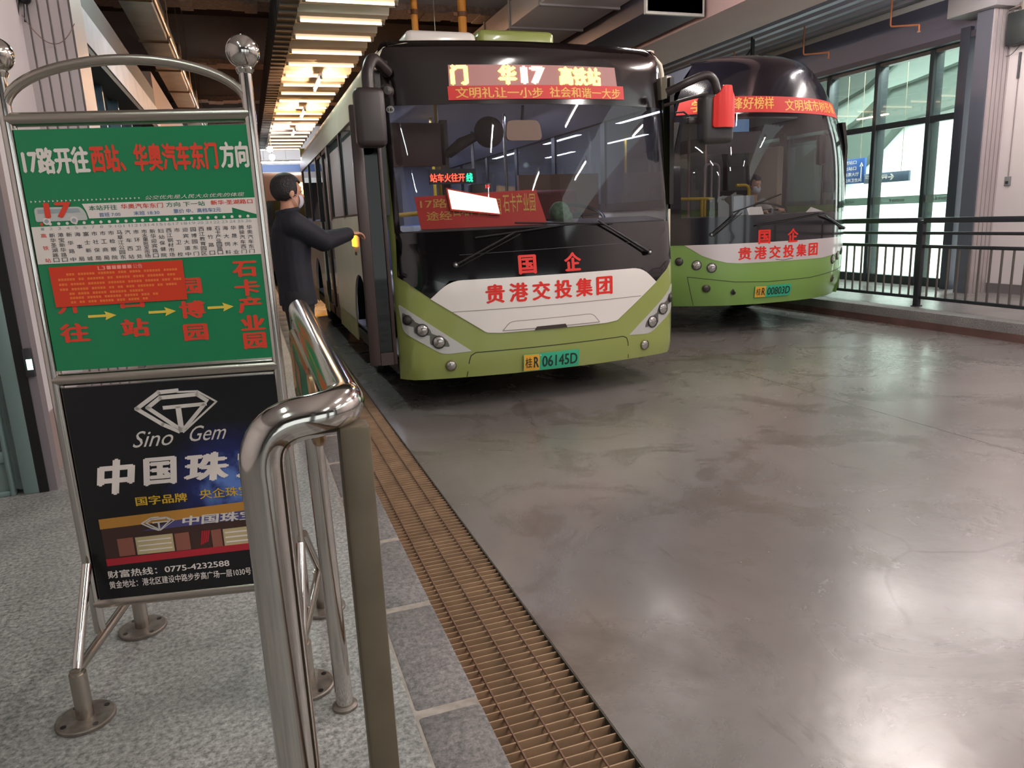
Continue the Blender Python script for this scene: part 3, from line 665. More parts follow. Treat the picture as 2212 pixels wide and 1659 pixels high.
for i, s in enumerate(STOPS):
    u = 0.050+i*0.599/25
    mb.text(str(i+1), u-0.0045*len(str(i+1)), 1.5225, u+0.0045*len(str(i+1)), 1.5305, SF, o2, 8, 0.0)
    n = len(s); gh = min(0.0145, 0.086/n)
    for k, ch in enumerate(s):
        zc = 1.509-(k+0.0)*(0.074/(max(1, n-1))); hh = min(gh, 0.0125)
        mb.text(ch, u-0.0082, zc-hh/2-0.002, u+0.0082, zc+hh/2-0.002, SF, o2, 7 if i == 0 else 6, 0.006)
CH = 0.0
for ch, u0, v0, u1, v1 in (('开', 0.050, 1.268, 0.125, 1.322), ('往', 0.046, 1.178, 0.133, 1.238), ('西', 0.230, 1.275, 0.310, 1.327), ('站', 0.226, 1.184, 0.311, 1.242), ('园', 0.409, 1.309, 0.484, 1.359), ('博', 0.406, 1.232, 0.486, 1.288), ('园', 0.410, 1.160, 0.485, 1.214),
                           ('石', 0.581, 1.353, 0.658, 1.403), ('卡', 0.582, 1.293, 0.660, 1.346), ('产', 0.585, 1.238, 0.660, 1.291), ('业', 0.586, 1.182, 0.664, 1.232), ('园', 0.589, 1.122, 0.661, 1.175)):
    mb.text(ch, u0, v0, u1, v1, SF, 0.0050, 7, 0.045)
for u0, u1, v in ((0.136, 0.219, 1.256), (0.315, 0.397, 1.258), (0.493, 0.573, 1.262)):
    patch(mb, [(u0, v-0.004), (u1-0.03, v-0.004), (u1-0.034, v-0.014), (u1, v), (u1-0.034, v+0.014), (u1-0.03, v+0.004), (u0, v+0.004)], 5, 0.0048)
mb.build('route_board', GM, sign, smooth=False)
mb = MB()                                                           # notice stuck on the board
stk = mat('notice_red', (206, 56, 26), 0.42); so = mat('notice_orange', (226, 116, 48), 0.5)
patch(mb, [(0.050, 1.290), (0.437, 1.293), (0.437, 1.416), (0.048, 1.412)], 0, 0.0065, 0.0008)
mb.text('L3', 0.188, 1.397, 0.210, 1.409, SF, 0.0078, 2, 0.02)
for q in range(5): patch(mb, [(0.214+q*0.015, 1.398), (0.226+q*0.015, 1.398), (0.226+q*0.015, 1.409), (0.214+q*0.015, 1.409)], 2, 0.0074, 0.0003)
mb.text('公告', 0.290, 1.397, 0.318, 1.410, SF, 0.0078, 2, 0.02)
rows = [(0.095, 0.42, 1.388), (0.07, 0.42, 1.373), (0.07, 0.42, 1.358), (0.07, 0.41, 1.343), (0.095, 0.33, 1.329), (0.095, 0.35, 1.316), (0.095, 0.32, 1.303)]
random.seed(3)
for a, b, v in rows:
    u = a
    while u < b-0.01:
        k = random.randint(2, 6)
        for q in range(k):
            if u > b: break
            patch(mb, [(u, v-0.0035), (u+0.0065, v-0.0035), (u+0.0065, v+0.0035), (u, v+0.0035)], 1, 0.0074, 0.0003); u += 0.0082
        u += 0.009
mb.build('notice_sticker', [stk, so, pk], sign, smooth=False)
# ---- black jewellery board
adm = mat('advert_black', (14, 14, 18), 0.25); nt = adm.node_tree; bb = nt.nodes['Principled BSDF']     # printed blue nebula in the artwork
tc = nt.nodes.new('ShaderNodeTexCoord'); vm = nt.nodes.new('ShaderNodeVectorMath'); vm.operation = 'DISTANCE'; nt.links.new(tc.outputs['Object'], vm.inputs[0])
vm.inputs[1].default_value = tuple(SF(0.50, 0.66, 0)); mr = nt.nodes.new('ShaderNodeMapRange'); mr.inputs[1].default_value = 0.03; mr.inputs[2].default_value = 0.21; mr.inputs[3].default_value = 1; mr.inputs[4].default_value = 0; nt.links.new(vm.outputs['Value'], mr.inputs[0])
no = nt.nodes.new('ShaderNodeTexNoise'); no.inputs['Scale'].default_value = 22; no.inputs['Detail'].default_value = 5; nt.links.new(tc.outputs['Object'], no.inputs['Vector'])
mu = nt.nodes.new('ShaderNodeMath'); mu.operation = 'MULTIPLY'; nt.links.new(mr.outputs[0], mu.inputs[0]); nt.links.new(no.outputs['Fac'], mu.inputs[1])
cr = nt.nodes.new('ShaderNodeValToRGB'); cr.color_ramp.elements[0].color = RGB(13, 13, 17); cr.color_ramp.elements[0].position = 0.0; cr.color_ramp.elements[1].position = 0.6; cr.color_ramp.elements[1].color = RGB(92, 122, 190)
e = cr.color_ramp.elements.new(0.28); e.color = RGB(26, 34, 92); nt.links.new(mu.outputs[0], cr.inputs[0]); nt.links.new(cr.outputs[0], bb.inputs['Base Color'])
logo = mat('advert_silver', (206, 198, 192), 0.4); gold = mat('advert_gold', (206, 164, 40), 0.45); amber = mat('advert_amber', (178, 124, 48), 0.5); purple = mat('advert_purple', (70, 66, 116), 0.5)
adred = mat('advert_red', (170, 30, 44), 0.5); dkbr = mat('advert_brown', (60, 36, 30), 0.5); cream_c = mat('advert_cream', (186, 168, 128), 0.5); rose = mat('advert_rose', (140, 84, 70), 0.5)
AM = [adm, logo, gold, amber, purple, adred, dkbr, cream_c, rose, white_txt]
mb = MB(); mb.box(tuple(SF(0.022, 0.300, 0.004)), tuple(SF(0.694, 1.034, -0.010)), 0)
def stroke(mb_, pts, wd, mi, lay=0.0045):
    for (x0, z0), (x1, z1) in zip(pts[:-1], pts[1:]):
        dx, dz = x1-x0, z1-z0; l = math.hypot(dx, dz); nx, nz = -dz/l*wd/2, dx/l*wd/2; ex, ez = dx/l*wd*0.35, dz/l*wd*0.35
        patch(mb_, [(x0+nx-ex, z0+nz-ez), (x0-nx-ex, z0-nz-ez), (x1-nx+ex, z1-nz+ez), (x1+nx+ex, z1+nz+ez)], mi, lay)
def diamond_logo(mb_, f, lay):
    g = lambda L: [f(*p) for p in L]
    stroke(mb_, g([(0.365, 1.002), (0.308, 1.000), (0.234, 0.951), (0.306, 0.893), (0.352, 0.866)]), 0.013*f.k, 1, lay)
    stroke(mb_, g([(0.366, 0.997), (0.427, 0.995), (0.481, 0.956), (0.366, 0.862)]), 0.006*f.k, 1, lay)
    stroke(mb_, g([(0.452, 0.962), (0.424, 0.985), (0.310, 0.982), (0.268, 0.952), (0.360, 0.870)]), 0.013*f.k, 1, lay)
    stroke(mb_, g([(0.318, 0.948), (0.446, 0.951)]), 0.012*f.k, 1, lay); stroke(mb_, g([(0.441, 0.948), (0.372, 0.875)]), 0.012*f.k, 1, lay)
    stroke(mb_, g([(0.361, 0.944), (0.361, 0.868)]), 0.017*f.k, 1, lay)
f1 = lambda u, v: (u, v); f1.k = 1.0
diamond_logo(mb, f1, 0.0045)
mb.text('Sino', 0.214, 0.822, 0.335, 0.876, SF, 0.0052, 1, 0.0, 0.45); mb.text('Gem', 0.386, 0.828, 0.500, 0.880, SF, 0.0052, 1, 0.0, 0.45)
mb.text('中', 0.080, 0.668, 0.196, 0.790, SF, 0.0052, 9, 0.05, 0.18); mb.text('国', 0.224, 0.688, 0.328, 0.784, SF, 0.0052, 9, 0.05, 0.12); mb.text('珠', 0.352, 0.687, 0.496, 0.787, SF, 0.0052, 9, 0.05, 0.18); mb.text('宝', 0.520, 0.690, 0.640, 0.790, SF, 0.0052, 9, 0.05, 0.15)
mb.text('国字品牌', 0.185, 0.622, 0.348, 0.654, SF, 0.0052, 2, 0.025); mb.text('央企珠宝', 0.388, 0.626, 0.552, 0.660, SF, 0.0052, 2, 0.012)
patch(mb, [(0.064, 0.422), (0.66, 0.430), (0.66, 0.606), (0.064, 0.586)], 6, 0.0042); patch(mb, [(0.062, 0.552), (0.66, 0.572), (0.66, 0.608), (0.062, 0.587)], 3, 0.0050); patch(mb, [(0.19, 0.532), (0.66, 0.545), (0.66, 0.580), (0.30, 0.560)], 4, 0.0054)
f2 = lambda u, v: (0.246+(u-0.36)*0.42, 0.556+(v-0.94)*0.34); f2.k = 0.34
diamond_logo(mb, f2, 0.0062); mb.text('中国珠宝', 0.322, 0.538, 0.565, 0.572, SF, 0.0064, 1, 0.03, 0.2)
for a, b, mi in ((0.108, 0.158, 8), (0.165, 0.284, 7), (0.290, 0.336, 8), (0.342, 0.404, 6), (0.408, 0.44, 8), (0.446, 0.54, 7), (0.55, 0.62, 8)): patch(mb, [(a, 0.450), (b, 0.451), (b, 0.514), (a, 0.512)], mi, 0.0050)
for q in range(3): patch(mb, [(0.172, 0.462+0.017*q), (0.278, 0.463+0.017*q), (0.278, 0.467+0.017*q), (0.172, 0.466+0.017*q)], 9, 0.0058); patch(mb, [(0.452, 0.462+0.017*q), (0.535, 0.463+0.017*q), (0.535, 0.468+0.017*q), (0.452, 0.467+0.017*q)], 9, 0.0058)
for q in range(4): stroke(mb, [(0.372+q*0.007, 0.465+q*0.003), (0.381+q*0.007, 0.512)], 0.005, 5, 0.0058)
patch(mb, [(0.064, 0.420), (0.66, 0.432), (0.66, 0.455), (0.064, 0.445)], 5, 0.0056)
mb.text('财富热线：0775-4232588', 0.060, 0.374, 0.453, 0.402, SF, 0.0052, 9, 0.02); mb.text('黄金地址：港北区建设中路步步高广场一层1030号', 0.060, 0.336, 0.520, 0.364, SF, 0.0052, 9, 0.012)
mb.build('advert_board', AM, sign, smooth=False)
# thin inner frames that hold the boards
for nm, v0, v1 in (('board_frame', 1.075, 1.826), ('board_frame', 0.300, 1.044)):
    mb = MB(); pts = [(0.018, v0), (0.682, v0), (0.682, v1), (0.018, v1)]
    mb.tube([SF(u, v, -0.01) for u, v in pts], 0.007, 0, 8, closed=True); mb.build(nm, steel, sign)

# ================================================================== CURVED TUBE BARRIER
bar = tag(empty('queue_barrier', (0.09, 0.85, 0.15)), 'bent polished-steel tube barrier with a green inset panel in the foreground', 'barrier')
B = bend([(-0.104, -0.05, 0.0), (-0.102, -0.05, 1.145), (-0.008, -0.05, 1.153), (0.010, 1.06, 1.155), (0.024, 1.08, 0.0)], 0.058, 10)
mb = MB(); mb.tube(B, 0.0240, 0, 24); mb.build('handrail', chrome, bar)
mb = MB(); mb.box((-0.020, -0.062, 0.0), (0.014, -0.029, 1.135), 0, 0.004); mb.build('square_post', mat('worn_post', (104, 94, 78), 0.5, 0.6, noise=(7, 0.25)), bar)
mb = MB()
ring = round_poly([(0.40, 0.985), (0.99, 0.955), (0.99, 1.105), (0.40, 1.105)], 0.04, 6)
mb.tube([(-0.012, u, v) for u, v in ring], 0.011, 0, 10, closed=True); mb.build('inner_frame', mat('bronze_tube', (170, 140, 106), 0.25, 1.0), bar)
mb = MB(); inn = round_poly([(0.42, 1.00), (0.97, 0.97), (0.97, 1.09), (0.42, 1.09)], 0.04, 5)
mb.prism(inn, lambda u, v, o=0: Vector((-0.014-o, u, v)), 0.004, 0)
for u0, v0, u1, v1 in ((0.72, 1.0, 0.86, 1.06), (0.44, 1.01, 0.52, 1.04), (0.90, 1.02, 0.95, 1.07)): mb.prism([(u0, v0), (u1, v0), (u1, v1), (u0, v1)], lambda u, v, o=0: Vector((-0.0185-o, u, v)), 0.0006, 1)
mb.build('green_panel', [mat('panel_green', (34, 112, 78), 0.4), mat('panel_rust', (150, 104, 74), 0.5)], bar, smooth=False)
for yy, xx in ((-0.05, -0.104), (1.08, 0.024)):
    mb = MB(); mb.lathe([(0, 0), (0.036, 0), (0.036, 0.008), (0.028, 0.014), (0, 0.014)], 0, 20, Matrix.Translation((xx, yy, 0.0))); mb.build('base_flange', rustplate, bar)

# ================================================================== DRAIN GRATE
gr = tag(empty('drain_grate', (0.482, 0.3, 0.0)), 'long rusty-brown steel drain grating along the platform kerb', 'grating')
gm = mat('grate_rust', (164, 134, 106), 0.65, 0.2, noise=(8, 0.2))
mb = MB(); y = 0.0
while y < 13.5:
    mb.box((0.004, y, -0.05), (0.386, y+0.0045, -0.004), 0); y += 0.038
mb.build('cross_bars', gm, gr, smooth=False)
for x in (0.099, 0.201, 0.303):
    mb = MB(); mb.tube([(x, 0, -0.006), (x, 13.5, -0.006)], 0.0045, 0, 6); mb.build('twisted_rod', mat('grate_rod', (120, 92, 76), 0.55, 0.4), gr)
for x in (0.002, 0.384):
    mb = MB(); mb.box((x, 0, -0.05), (x+0.005, 13.5, 0.0), 0); mb.build('edge_angle', mat('grate_edge', (74, 70, 62), 0.6, 0.4), gr)
# ================================================================== FRONT BUS
XC, YC = 2.28, 5.657
bus = tag(empty('city_bus', (XC, YC, 0)), 'nearest green and white city bus with a lit amber 17 destination display', 'bus')
HWID = 1.245
def plan(x):
    a = abs(x); y = -0.17*max(0.0, 1-(a/1.21)**2)
    s = min(1.0, max(0.0, (a-1.08)/0.166)); return y+0.14*(1-math.sqrt(max(0.0, 1-s*s)))
def lean(z):
    y = 0.12*max(0.0, z-1.0)
    if z > 2.70: t = min(1.0, (z-2.70)/0.155); y += 0.16*(1-math.sqrt(max(0.0, 1-t*t)))
    if z < 0.42: t = (0.42-z)/0.15; y += 0.02*t*t
    return y
def FS(x, z, o=0.0):
    e = 0.01; n = Vector(((plan(x+e)-plan(x-e))/(2*e) if abs(x) < 1.2 else math.copysign(0.8, x), -1.0, 0)).normalized()
    return Vector((x, plan(x)+lean(z), z))+n*o
def FX(x, z, o=0.0): return FS(x, z, o)
mirror = lambda L: [(-x, z) for x, z in reversed(L)]
V_HALF = [(1.243, 1.13), (1.215, 1.09), (0.995, 0.915), (0.83, 0.80), (0.585, 0.632), (0.47, 0.612)]     # right edge of black mask and white grille
# green lower front
low = [(-1.243, 0.27), (1.243, 0.27)]+V_HALF+mirror(V_HALF)
mb = MB(); mb.panel(low, FX, 0.0, 0, 0.09, 0.012)
for s in (-1, 1):                                                   # slim green edge running up the corner pillars
    mb.panel([(s*1.205, 1.08), (s*1.243, 1.08), (s*1.243, 2.66), (s*1.205, 2.66)], FX, 0.001, 0, 0.1, 0.01)
mb.build('front_skin', green_paint, bus)
# bumper flap: raised seam lines
mb = MB()
def seam(mb_, pts, F, wd=0.007, off=0.0015, mi=0):
    for (x0, z0), (x1, z1) in zip(pts[:-1], pts[1:]):
        k = max(1, int(math.hypot(x1-x0, z1-z0)/0.08))
        for i in range(k):
            a = (x0+(x1-x0)*i/k, z0+(z1-z0)*i/k); b = (x0+(x1-x0)*(i+1)/k, z0+(z1-z0)*(i+1)/k)
            dx, dz = b[0]-a[0], b[1]-a[1]; l = math.hypot(dx, dz) or 1; nx, nz = -dz/l*wd/2, dx/l*wd/2
            mb_.add([F(a[0]+nx, a[1]+nz, off), F(b[0]+nx, b[1]+nz, off), F(b[0]-nx, b[1]-nz, off), F(a[0]-nx, a[1]-nz, off)], [(0, 1, 2, 3)], mi)
fl = [(-0.745, 0.272), (-0.725, 0.40), (-0.71, 0.445), (-0.67, 0.468), (0.64, 0.478), (0.675, 0.462), (0.69, 0.42), (0.70, 0.28)]
seam(mb, fl, FX); mb.build('bumper_seam', mat('seam_dark', (30, 34, 16), 0.7), bus)
# white grille panel
wp = round_poly([(0.995, 0.912), (0.84, 1.045), (-0.84, 1.045), (-0.995, 0.912), (-0.575, 0.622), (-0.47, 0.612), (0.47, 0.612), (0.575, 0.622)], [0.0, 0.10, 0.10, 0.0, 0.02, 0.02, 0.02, 0.02], 5)
mb = MB(); mb.panel(wp, FX, 0.008, 0, 0.09, 0.012)
seam(mb, [(-0.835, 0.802), (0.825, 0.808)], FX, 0.006, 0.0095, 2); 
rec = round_poly([(-0.445, 0.628), (0.40, 0.628), (0.335, 0.703), (-0.385, 0.697)], [0, 0, 0.04, 0.04], 5)
mb.panel(rec, FX, 0.012, 0, 0.1, 0.004); seam(mb, rec+[rec[0]], FX, 0.006, 0.0125, 2)
mb.panel([(-0.185, 0.612), (0.10, 0.612), (0.085, 0.642), (-0.165, 0.640)], FX, 0.0145, 3, 0.1, 0.002)
for i, ch in enumerate('贵港交投集团'):
    u = -0.573+i*0.1895; mb.text(ch, u, 0.850, u+0.157, 1.0, FX, 0.0105, 1, 0.04)
mb.build('front_grille', [white_paint, red_txt, mat('grille_seam', (150, 142, 138), 0.6), mat('grille_slot', (56, 44, 42), 0.6)], bus)
# black lower mask with the two red characters
mk = [(-1.20, 1.42), (-1.215, 1.09)]+[(-0.995, 0.915), (-0.84, 1.045), (0.84, 1.045), (0.995, 0.915)]+[(1.215, 1.09), (1.20, 1.42)]
mb = MB(); mb.panel(mk, FX, 0.003, 0, 0.09, 0.010)
mb.text('国', -0.292, 1.062, -0.142, 1.212, FX, 0.0045, 1, 0.045); mb.text('企', 0.097, 1.062, 0.250, 1.212, FX, 0.0045, 1, 0.045)
seam(mb, [(-0.75, 1.238), (0.9, 1.262)], FX, 0.004, 0.0042, 2)
mb.build('lower_mask', [blackgloss, red_txt, darkgrey], bus)
# windscreen frame: black border, upper mask
top = round_poly([(-1.205, 2.36), (1.205, 2.36), (1.205, 2.76), (1.16, 2.85), (-1.16, 2.85), (-1.205, 2.76)], [0, 0, 0.03, 0.05, 0.05, 0.03], 4)
mb = MB(); mb.panel(top, FX, 0.004, 0, 0.08, 0.012)
for s in (-1, 1): mb.panel([(s*1.17, 1.42), (s*1.205, 1.42), (s*1.205, 2.36), (s*1.17, 2.36)], FX, 0.003, 0, 0.1, 0.01)
mb.build('upper_mask', [mat('mask_black', (20, 13, 14), 0.14, coat=0.5)], bus)
glass = thin_glass('windscreen_glass', (214, 218, 220), 0.012, 0.045, 0.03, (150, 130, 128))
wg = round_poly([(-1.17, 1.43), (1.17, 1.43), (1.17, 2.36), (-1.17, 2.36)], 0.06, 5)
mb = MB(); mb.panel(wg, FX, 0.001, 0, 0.07); mb.build('windscreen', glass, bus)
# destination display
led = mat('led_field', (120, 88, 84), 0.5, emit=(150, 96, 90), estr=0.6)
la = emission('led_amber', (255, 196, 74), 7.0); lr = emission('led_red', (255, 138, 108), 7.0)
mb = MB(); mb.panel([(-0.715, 2.492), (0.700, 2.497), (0.685, 2.655), (-0.71, 2.645)], FX, 0.0065, 0, 0.1, 0.003)
mb.text('门', -0.700, 2.498, -0.565, 2.648, FX, 0.010, 1, 0.08); mb.text('华', -0.335, 2.498, -0.185, 2.648, FX, 0.010, 1, 0.08); mb.text('17', -0.155, 2.503, 0.050, 2.640, FX, 0.010, 2, 0.09)
mb.text('高铁站', 0.165, 2.500, 0.545, 2.645, FX, 0.010, 1, 0.07)
mb.build('destination_display', [led, la, lr], bus)
mb = MB(); mb.panel([(-0.728, 2.388), (0.757, 2.408), (0.757, 2.512), (-0.728, 2.489)], FX, 0.011, 0, 0.1, 0.002)
mb.text('文明礼让一小步', -0.672, 2.402, 0.02, 2.482, FX, 0.0125, 1, 0.02); mb.text('社会和谐一大步', 0.075, 2.410, 0.722, 2.490, FX, 0.0125, 1, 0.02)
mb.build('slogan_banner', [red_ban, gold_txt], bus)
mb = MB(); mb.panel([(-1.155+0.026*math.cos(a), 2.335+0.026*math.sin(a)) for a in (2*PI*i/20 for i in range(20))], FX, 0.006, 0, 0.1, 0.001)
mb.text('16', -1.172, 2.322, -1.138, 2.348, FX, 0.0075, 1, 0.02); mb.build('round_sticker', [silver, darkgrey], bus)
# head lamps and fog lamps
def disc_lamp(mb_, x, z, r, F, off, m_rim=1, m_lens=0):
    c = F(x, z, off); e = 0.02; tx = (F(x+e, z)-F(x-e, z)).normalized(); tz = (F(x, z+e)-F(x, z-e)).normalized(); n = tz.cross(tx)*-1
    n = tx.cross(tz); n = n if n.y < 0 else -n
    X = Matrix.Translation(c) @ Matrix((tx, tz, n)).transposed().to_4x4()
    mb_.lathe([(r*1.12, -0.008), (r*1.12, 0.003), (r, 0.006), (r*0.97, 0.001)], m_rim, 24, X)
    mb_.lathe([(r*0.97, 0.001), (r*0.8, 0.007), (r*0.45, 0.012), (0.0, 0.014)], m_lens, 24, X)
for s in (-1, 1):
    hp = round_poly([(s*1.225, 0.875), (s*0.70, 0.482), (s*0.93, 0.470), (s*1.205, 0.655)], [0.012, 0.012, 0.06, 0.05], 4)
    inn = [(s*1.20, 0.83), (s*0.80, 0.505), (s*0.93, 0.490), (s*1.185, 0.665)]
    mb = MB(); mb.panel(hp, FX, 0.004, 0, 0.06, 0.006)
    for c_, w_ in ((0.955, 0.088), (1.075, 0.078), (1.165, 0.055)):
        zc = 0.575+(c_-0.955)*0.80
        mb.panel(round_poly([(s*(c_-w_), zc-0.048), (s*(c_+w_*0.75), zc-0.022), (s*(c_+w_*0.7), zc+0.075), (s*(c_-w_*0.75), zc+0.012)], 0.02, 4), FX, 0.0055, 1, 0.06, 0.001)
    hl = mb.build('headlight', [silver, mat('lamp_bowl', (104, 104, 98), 0.35, 0.3)], bus)
    for c_, r_, g_ in ((0.952, 0.047, lens_glass), (1.072, 0.046, lens_glass), (1.172, 0.036, lens_dark)):
        m2 = MB(); disc_lamp(m2, s*c_, 0.572+(c_-0.952)*0.84, r_, FX, 0.010); m2.build('lens', [g_, darkgrey], hl)
    m2 = MB(); disc_lamp(m2, s*0.868, 0.377, 0.040, FX, 0.006); m2.build('fog_lamp', [lens_glass, mat('fog_rim', (110, 104, 60), 0.4, 0.4)], bus)
# number plate
def plate(F, x0, x1, z0, z1, txt, par):
    mb = MB(); mb.panel(round_poly([(x0, z0), (x1, z0), (x1, z1), (x0, z1)], 0.008, 3), F, 0.016, 1, 0.05, 0.006)
    xs = x0+0.28*(x1-x0); mb.panel([(x0+0.004, z0+0.004), (xs, z0+0.004), (xs, z1-0.004), (x0+0.004, z1-0.004)], F, 0.0170, 0, 0.05, 0.001)
    h = z1-z0; mb.text('桂', x0+0.015, z0+h*0.2, x0+0.015+(xs-x0)*0.42, z1-h*0.2, F, 0.0180, 2, 0.012); mb.text('R', x0+0.02+(xs-x0)*0.48, z0+h*0.18, xs-0.006, z1-h*0.18, F, 0.0180, 2, 0.03)
    mb.text(txt, xs+0.022, z0+h*0.17, x1-0.016, z1-h*0.17, F, 0.0180, 2, 0.02)
    mb.lathe([(0, 0), (0.006, 0), (0.004, 0.003), (0, 0.004)], 3, 8, Matrix.Translation(F(xs+0.01, z1-0.018, 0.017)) @ Matrix.Rotation(PI/2, 4, 'X'))
    return mb.build('license_plate', [yellow_m, teal_m, plate_ink, silver], par, smooth=False)
plate(FX, -0.288, 0.200, 0.278, 0.420, '06145D', bus)
# wipers
def wiper(hub, elbow, tipa, tipb, F, par, off=0.05):
    mb = MB(); h = F(*hub, 0.0)
    mb.tube([F(*hub, 0.002), F(*hub, 0.045)], 0.022, 0, 14); mb.tube([F(*hub, 0.04), F(*elbow, off)], [0.011, 0.007], 0, 8); mb.tube([F(hub[0]+0.02, hub[1]-0.02, 0.03), F(elbow[0]+0.03, elbow[1]-0.02, off)], 0.005, 0, 6)
    w_ = mb.build('wiper', black, par); m2 = MB(); m2.tube([F(tipa[0]+(tipb[0]-tipa[0])*i/6, tipa[1]+(tipb[1]-tipa[1])*i/6, off-0.02) for i in range(7)], 0.007, 0, 8); m2.build('wiper_blade', rubber, w_)
    m3 = MB(); m3.sphere(F(*hub, 0.047), 0.012, 0, 12, 8); m3.build('hub_cap', silver, w_)
wiper((-0.785, 1.166), (-0.30, 1.395), (-0.62, 1.362), (0.21, 1.438), FX, bus); wiper((0.902, 1.170), (0.40, 1.455), (-0.30, 1.462), (0.55, 1.420), FX, bus)
# roof, body sides
RY0, RY1 = 0.42, 8.25
prof = [(-1.245, 2.55), (-1.245, 2.68), (-1.225, 2.76), (-1.16, 2.82), (-1.0, 2.855), (0, 2.875), (1.0, 2.855), (1.16, 2.82), (1.225, 2.76), (1.245, 2.68), (1.245, 2.55)]
mb = MB(); ys = [0.24, 0.36, 0.5, 0.8, 2, 4, 6, RY1-0.2, RY1]; vs = []; fs = []; n = len(prof)
for k, yy in enumerate(ys):
    for x, z in prof:
        dz = -0.03*(1 if k == 0 else 0.3 if k == 1 else 0); vs.append((x, yy, z+(dz if z > 2.6 else 0)))
for k in range(len(ys)-1):
    for i in range(n-1): fs.append((k*n+i, k*n+i+1, (k+1)*n+i+1, (k+1)*n+i))
mb.add(vs, fs); rf = mb.build('roof', cream, bus)
mod = rf.modifiers.new('thickness', 'SOLIDIFY'); mod.thickness = 0.03; mod.offset = -1
def arch(yc, r, z0=0.27, n=14): return [(yc-r*math.cos(PI*i/n), z0+0.22+r*math.sin(PI*i/n)) for i in range(n+1)]
def side(xs, name):
    F = lambda u, v, o=0.0: Vector((xs+math.copysign(o, xs), u, v))
    DOOR = [] if xs > 0 else [(0.32, 1.28), (3.95, 5.45)]
    segs = [(0.16, RY1)] if xs > 0 else [(1.28, 3.95), (5.45, RY1)]
    for a, b in segs:
        mb = MB(); pts = [(a, 0.50)]
        for yc in (1.88, 6.55):
            if a < yc-0.5 and yc+0.5 < b or (yc-0.55 < a < yc+0.5):
                pts += [p for p in [(yc-0.52, 0.50)]+arch(yc, 0.52)+[(yc+0.52, 0.50)] if p[0] >= a]
        pts += [(b, 0.50), (b, 1.58), (a, 1.58)]
        cl = []
        for p in pts:
            if not cl or (abs(p[0]-cl[-1][0]) > 1e-4 or abs(p[1]-cl[-1][1]) > 1e-4): cl.append(p)
        mb.panel(cl, F, 0.0, 0, 1.0, 0.02); mb.build(name, cream, bus)
    for a, b in ([(0.16, 1.36), (2.40, 6.03), (7.07, RY1)] if xs > 0 else [(2.40, 3.95), (5.45, 6.03), (7.07, RY1)]):
        mb = MB(); mb.panel([(a, 0.27), (b, 0.27), (b, 0.72), (a, 0.72)], F, 0.004, 0, 1.0, 0.02); mb.build('side_skirt', skirt_m, bus)
    ed = [0.16, 0.32, 1.28, 2.62, 3.86, 3.95, 5.45, 6.75, 8.1] if xs < 0 else [0.16, 1.4, 2.7, 4.0, 5.3, 6.7, 8.1]
    for e in ed: mb = MB(); mb.box((xs-0.02, e-0.05, 1.56), (xs+0.02, e+0.05, 2.6), 0); mb.build('window_pillar', black, bus)
    mb = MB(); mb.box((xs-0.022, 0.16, 2.44), (xs+0.022, RY1, 2.62), 0); mb.build('cant_rail', cream, bus)
    mb = MB(); mb.box((xs-0.015, 1.3 if xs < 0 else 0.16, 1.52), (xs+0.024, 3.9 if xs < 0 else RY1, 1.60), 0); mb.build('window_sill_strip', black, bus)
    gl = thin_glass('side_glass', (150, 156, 160), 0.02, 0.12, 0.30, (150, 152, 156))
    for a, b in zip(ed[:-1], ed[1:]):
        if b-a < 0.3 or (a, b) in ((0.32, 1.28), (3.95, 5.45)): continue
        m2 = MB(); m2.box((xs-0.004, a+0.05, 1.60), (xs+0.004, b-0.05, 2.44)); m2.build('side_window', gl, bus)
side(-1.245, 'side_panel'); side(1.245, 'side_panel')
mb = MB(); mb.box((-1.22, 0.35, 0.27), (1.22, RY1, 0.38), 0); mb.build('chassis', black, bus)
mb = MB(); mb.box((-1.245, RY1-0.02, 0.3), (1.245, RY1+0.03, 2.84), 0, 0.01); mb.build('rear_panel', green_paint, bus)
for yc in (1.88, 6.55):
    for s in (-1, 1):
        X = Matrix.Translation((s*1.05, yc, 0.46)) @ Matrix.Rotation(PI/2, 4, 'Y')
        mb = MB(); mb.lathe([(0.25, -0.13), (0.42, -0.13), (0.455, -0.09), (0.46, 0), (0.455, 0.09), (0.42, 0.13), (0.25, 0.13)], 0, 32, X); wh = mb.build('wheel', rubber, bus)
        m2 = MB(); m2.lathe([(0.0, -0.1), (0.25, -0.11), (0.25, 0.11), (0.0, 0.1)], 0, 24, X); m2.build('rim', grey_plastic, wh)
        m2 = MB(); L_ = [(yc-0.545*math.cos(PI*i/16), 0.49+0.545*math.sin(PI*i/16)) for i in range(17)]; m2.add([(s*1.235, y, z) for y, z in L_]+[(s*0.74, y, z) for y, z in L_], [(i, i+1, i+18, i+17) for i in range(16)]+[tuple(range(17, 34))]); m2.build('arch_liner', black, bus)
        pass
mb = MB()
for a, b in ((-0.92, -0.32),): mb.box((a, 0.55, 2.84), (b, 1.9, 3.005), 0, 0.06, seg=3)
mb.build('roof_fairing', white_paint, bus)
mb = MB(); mb.box((-0.31, 0.55, 2.84), (0.37, 1.6, 3.03), 0, 0.05, seg=3); mb.build('roof_cover', green_paint, bus)
mb = MB(); mb.lathe([(0.04, 0), (0.035, 0.05), (0, 0.06)], 0, 12, Matrix.Translation((1.17, 0.35, 2.80))); mb.build('marker_dome', mat('dome', (206, 170, 150), 0.4), bus)
mb = MB(); mb.box((-1.285, 1.86, 1.285), (-1.245, 2.06, 1.40), 0, 0.008); mb.build('side_marker', emission('marker_amber', (255, 150, 40), 4.0), bus)
mb = MB()
for i in range(4): mb.box((-1.27, 1.90+0.03*i, 1.20), (-1.246, 1.92+0.03*i, 1.23), 0)
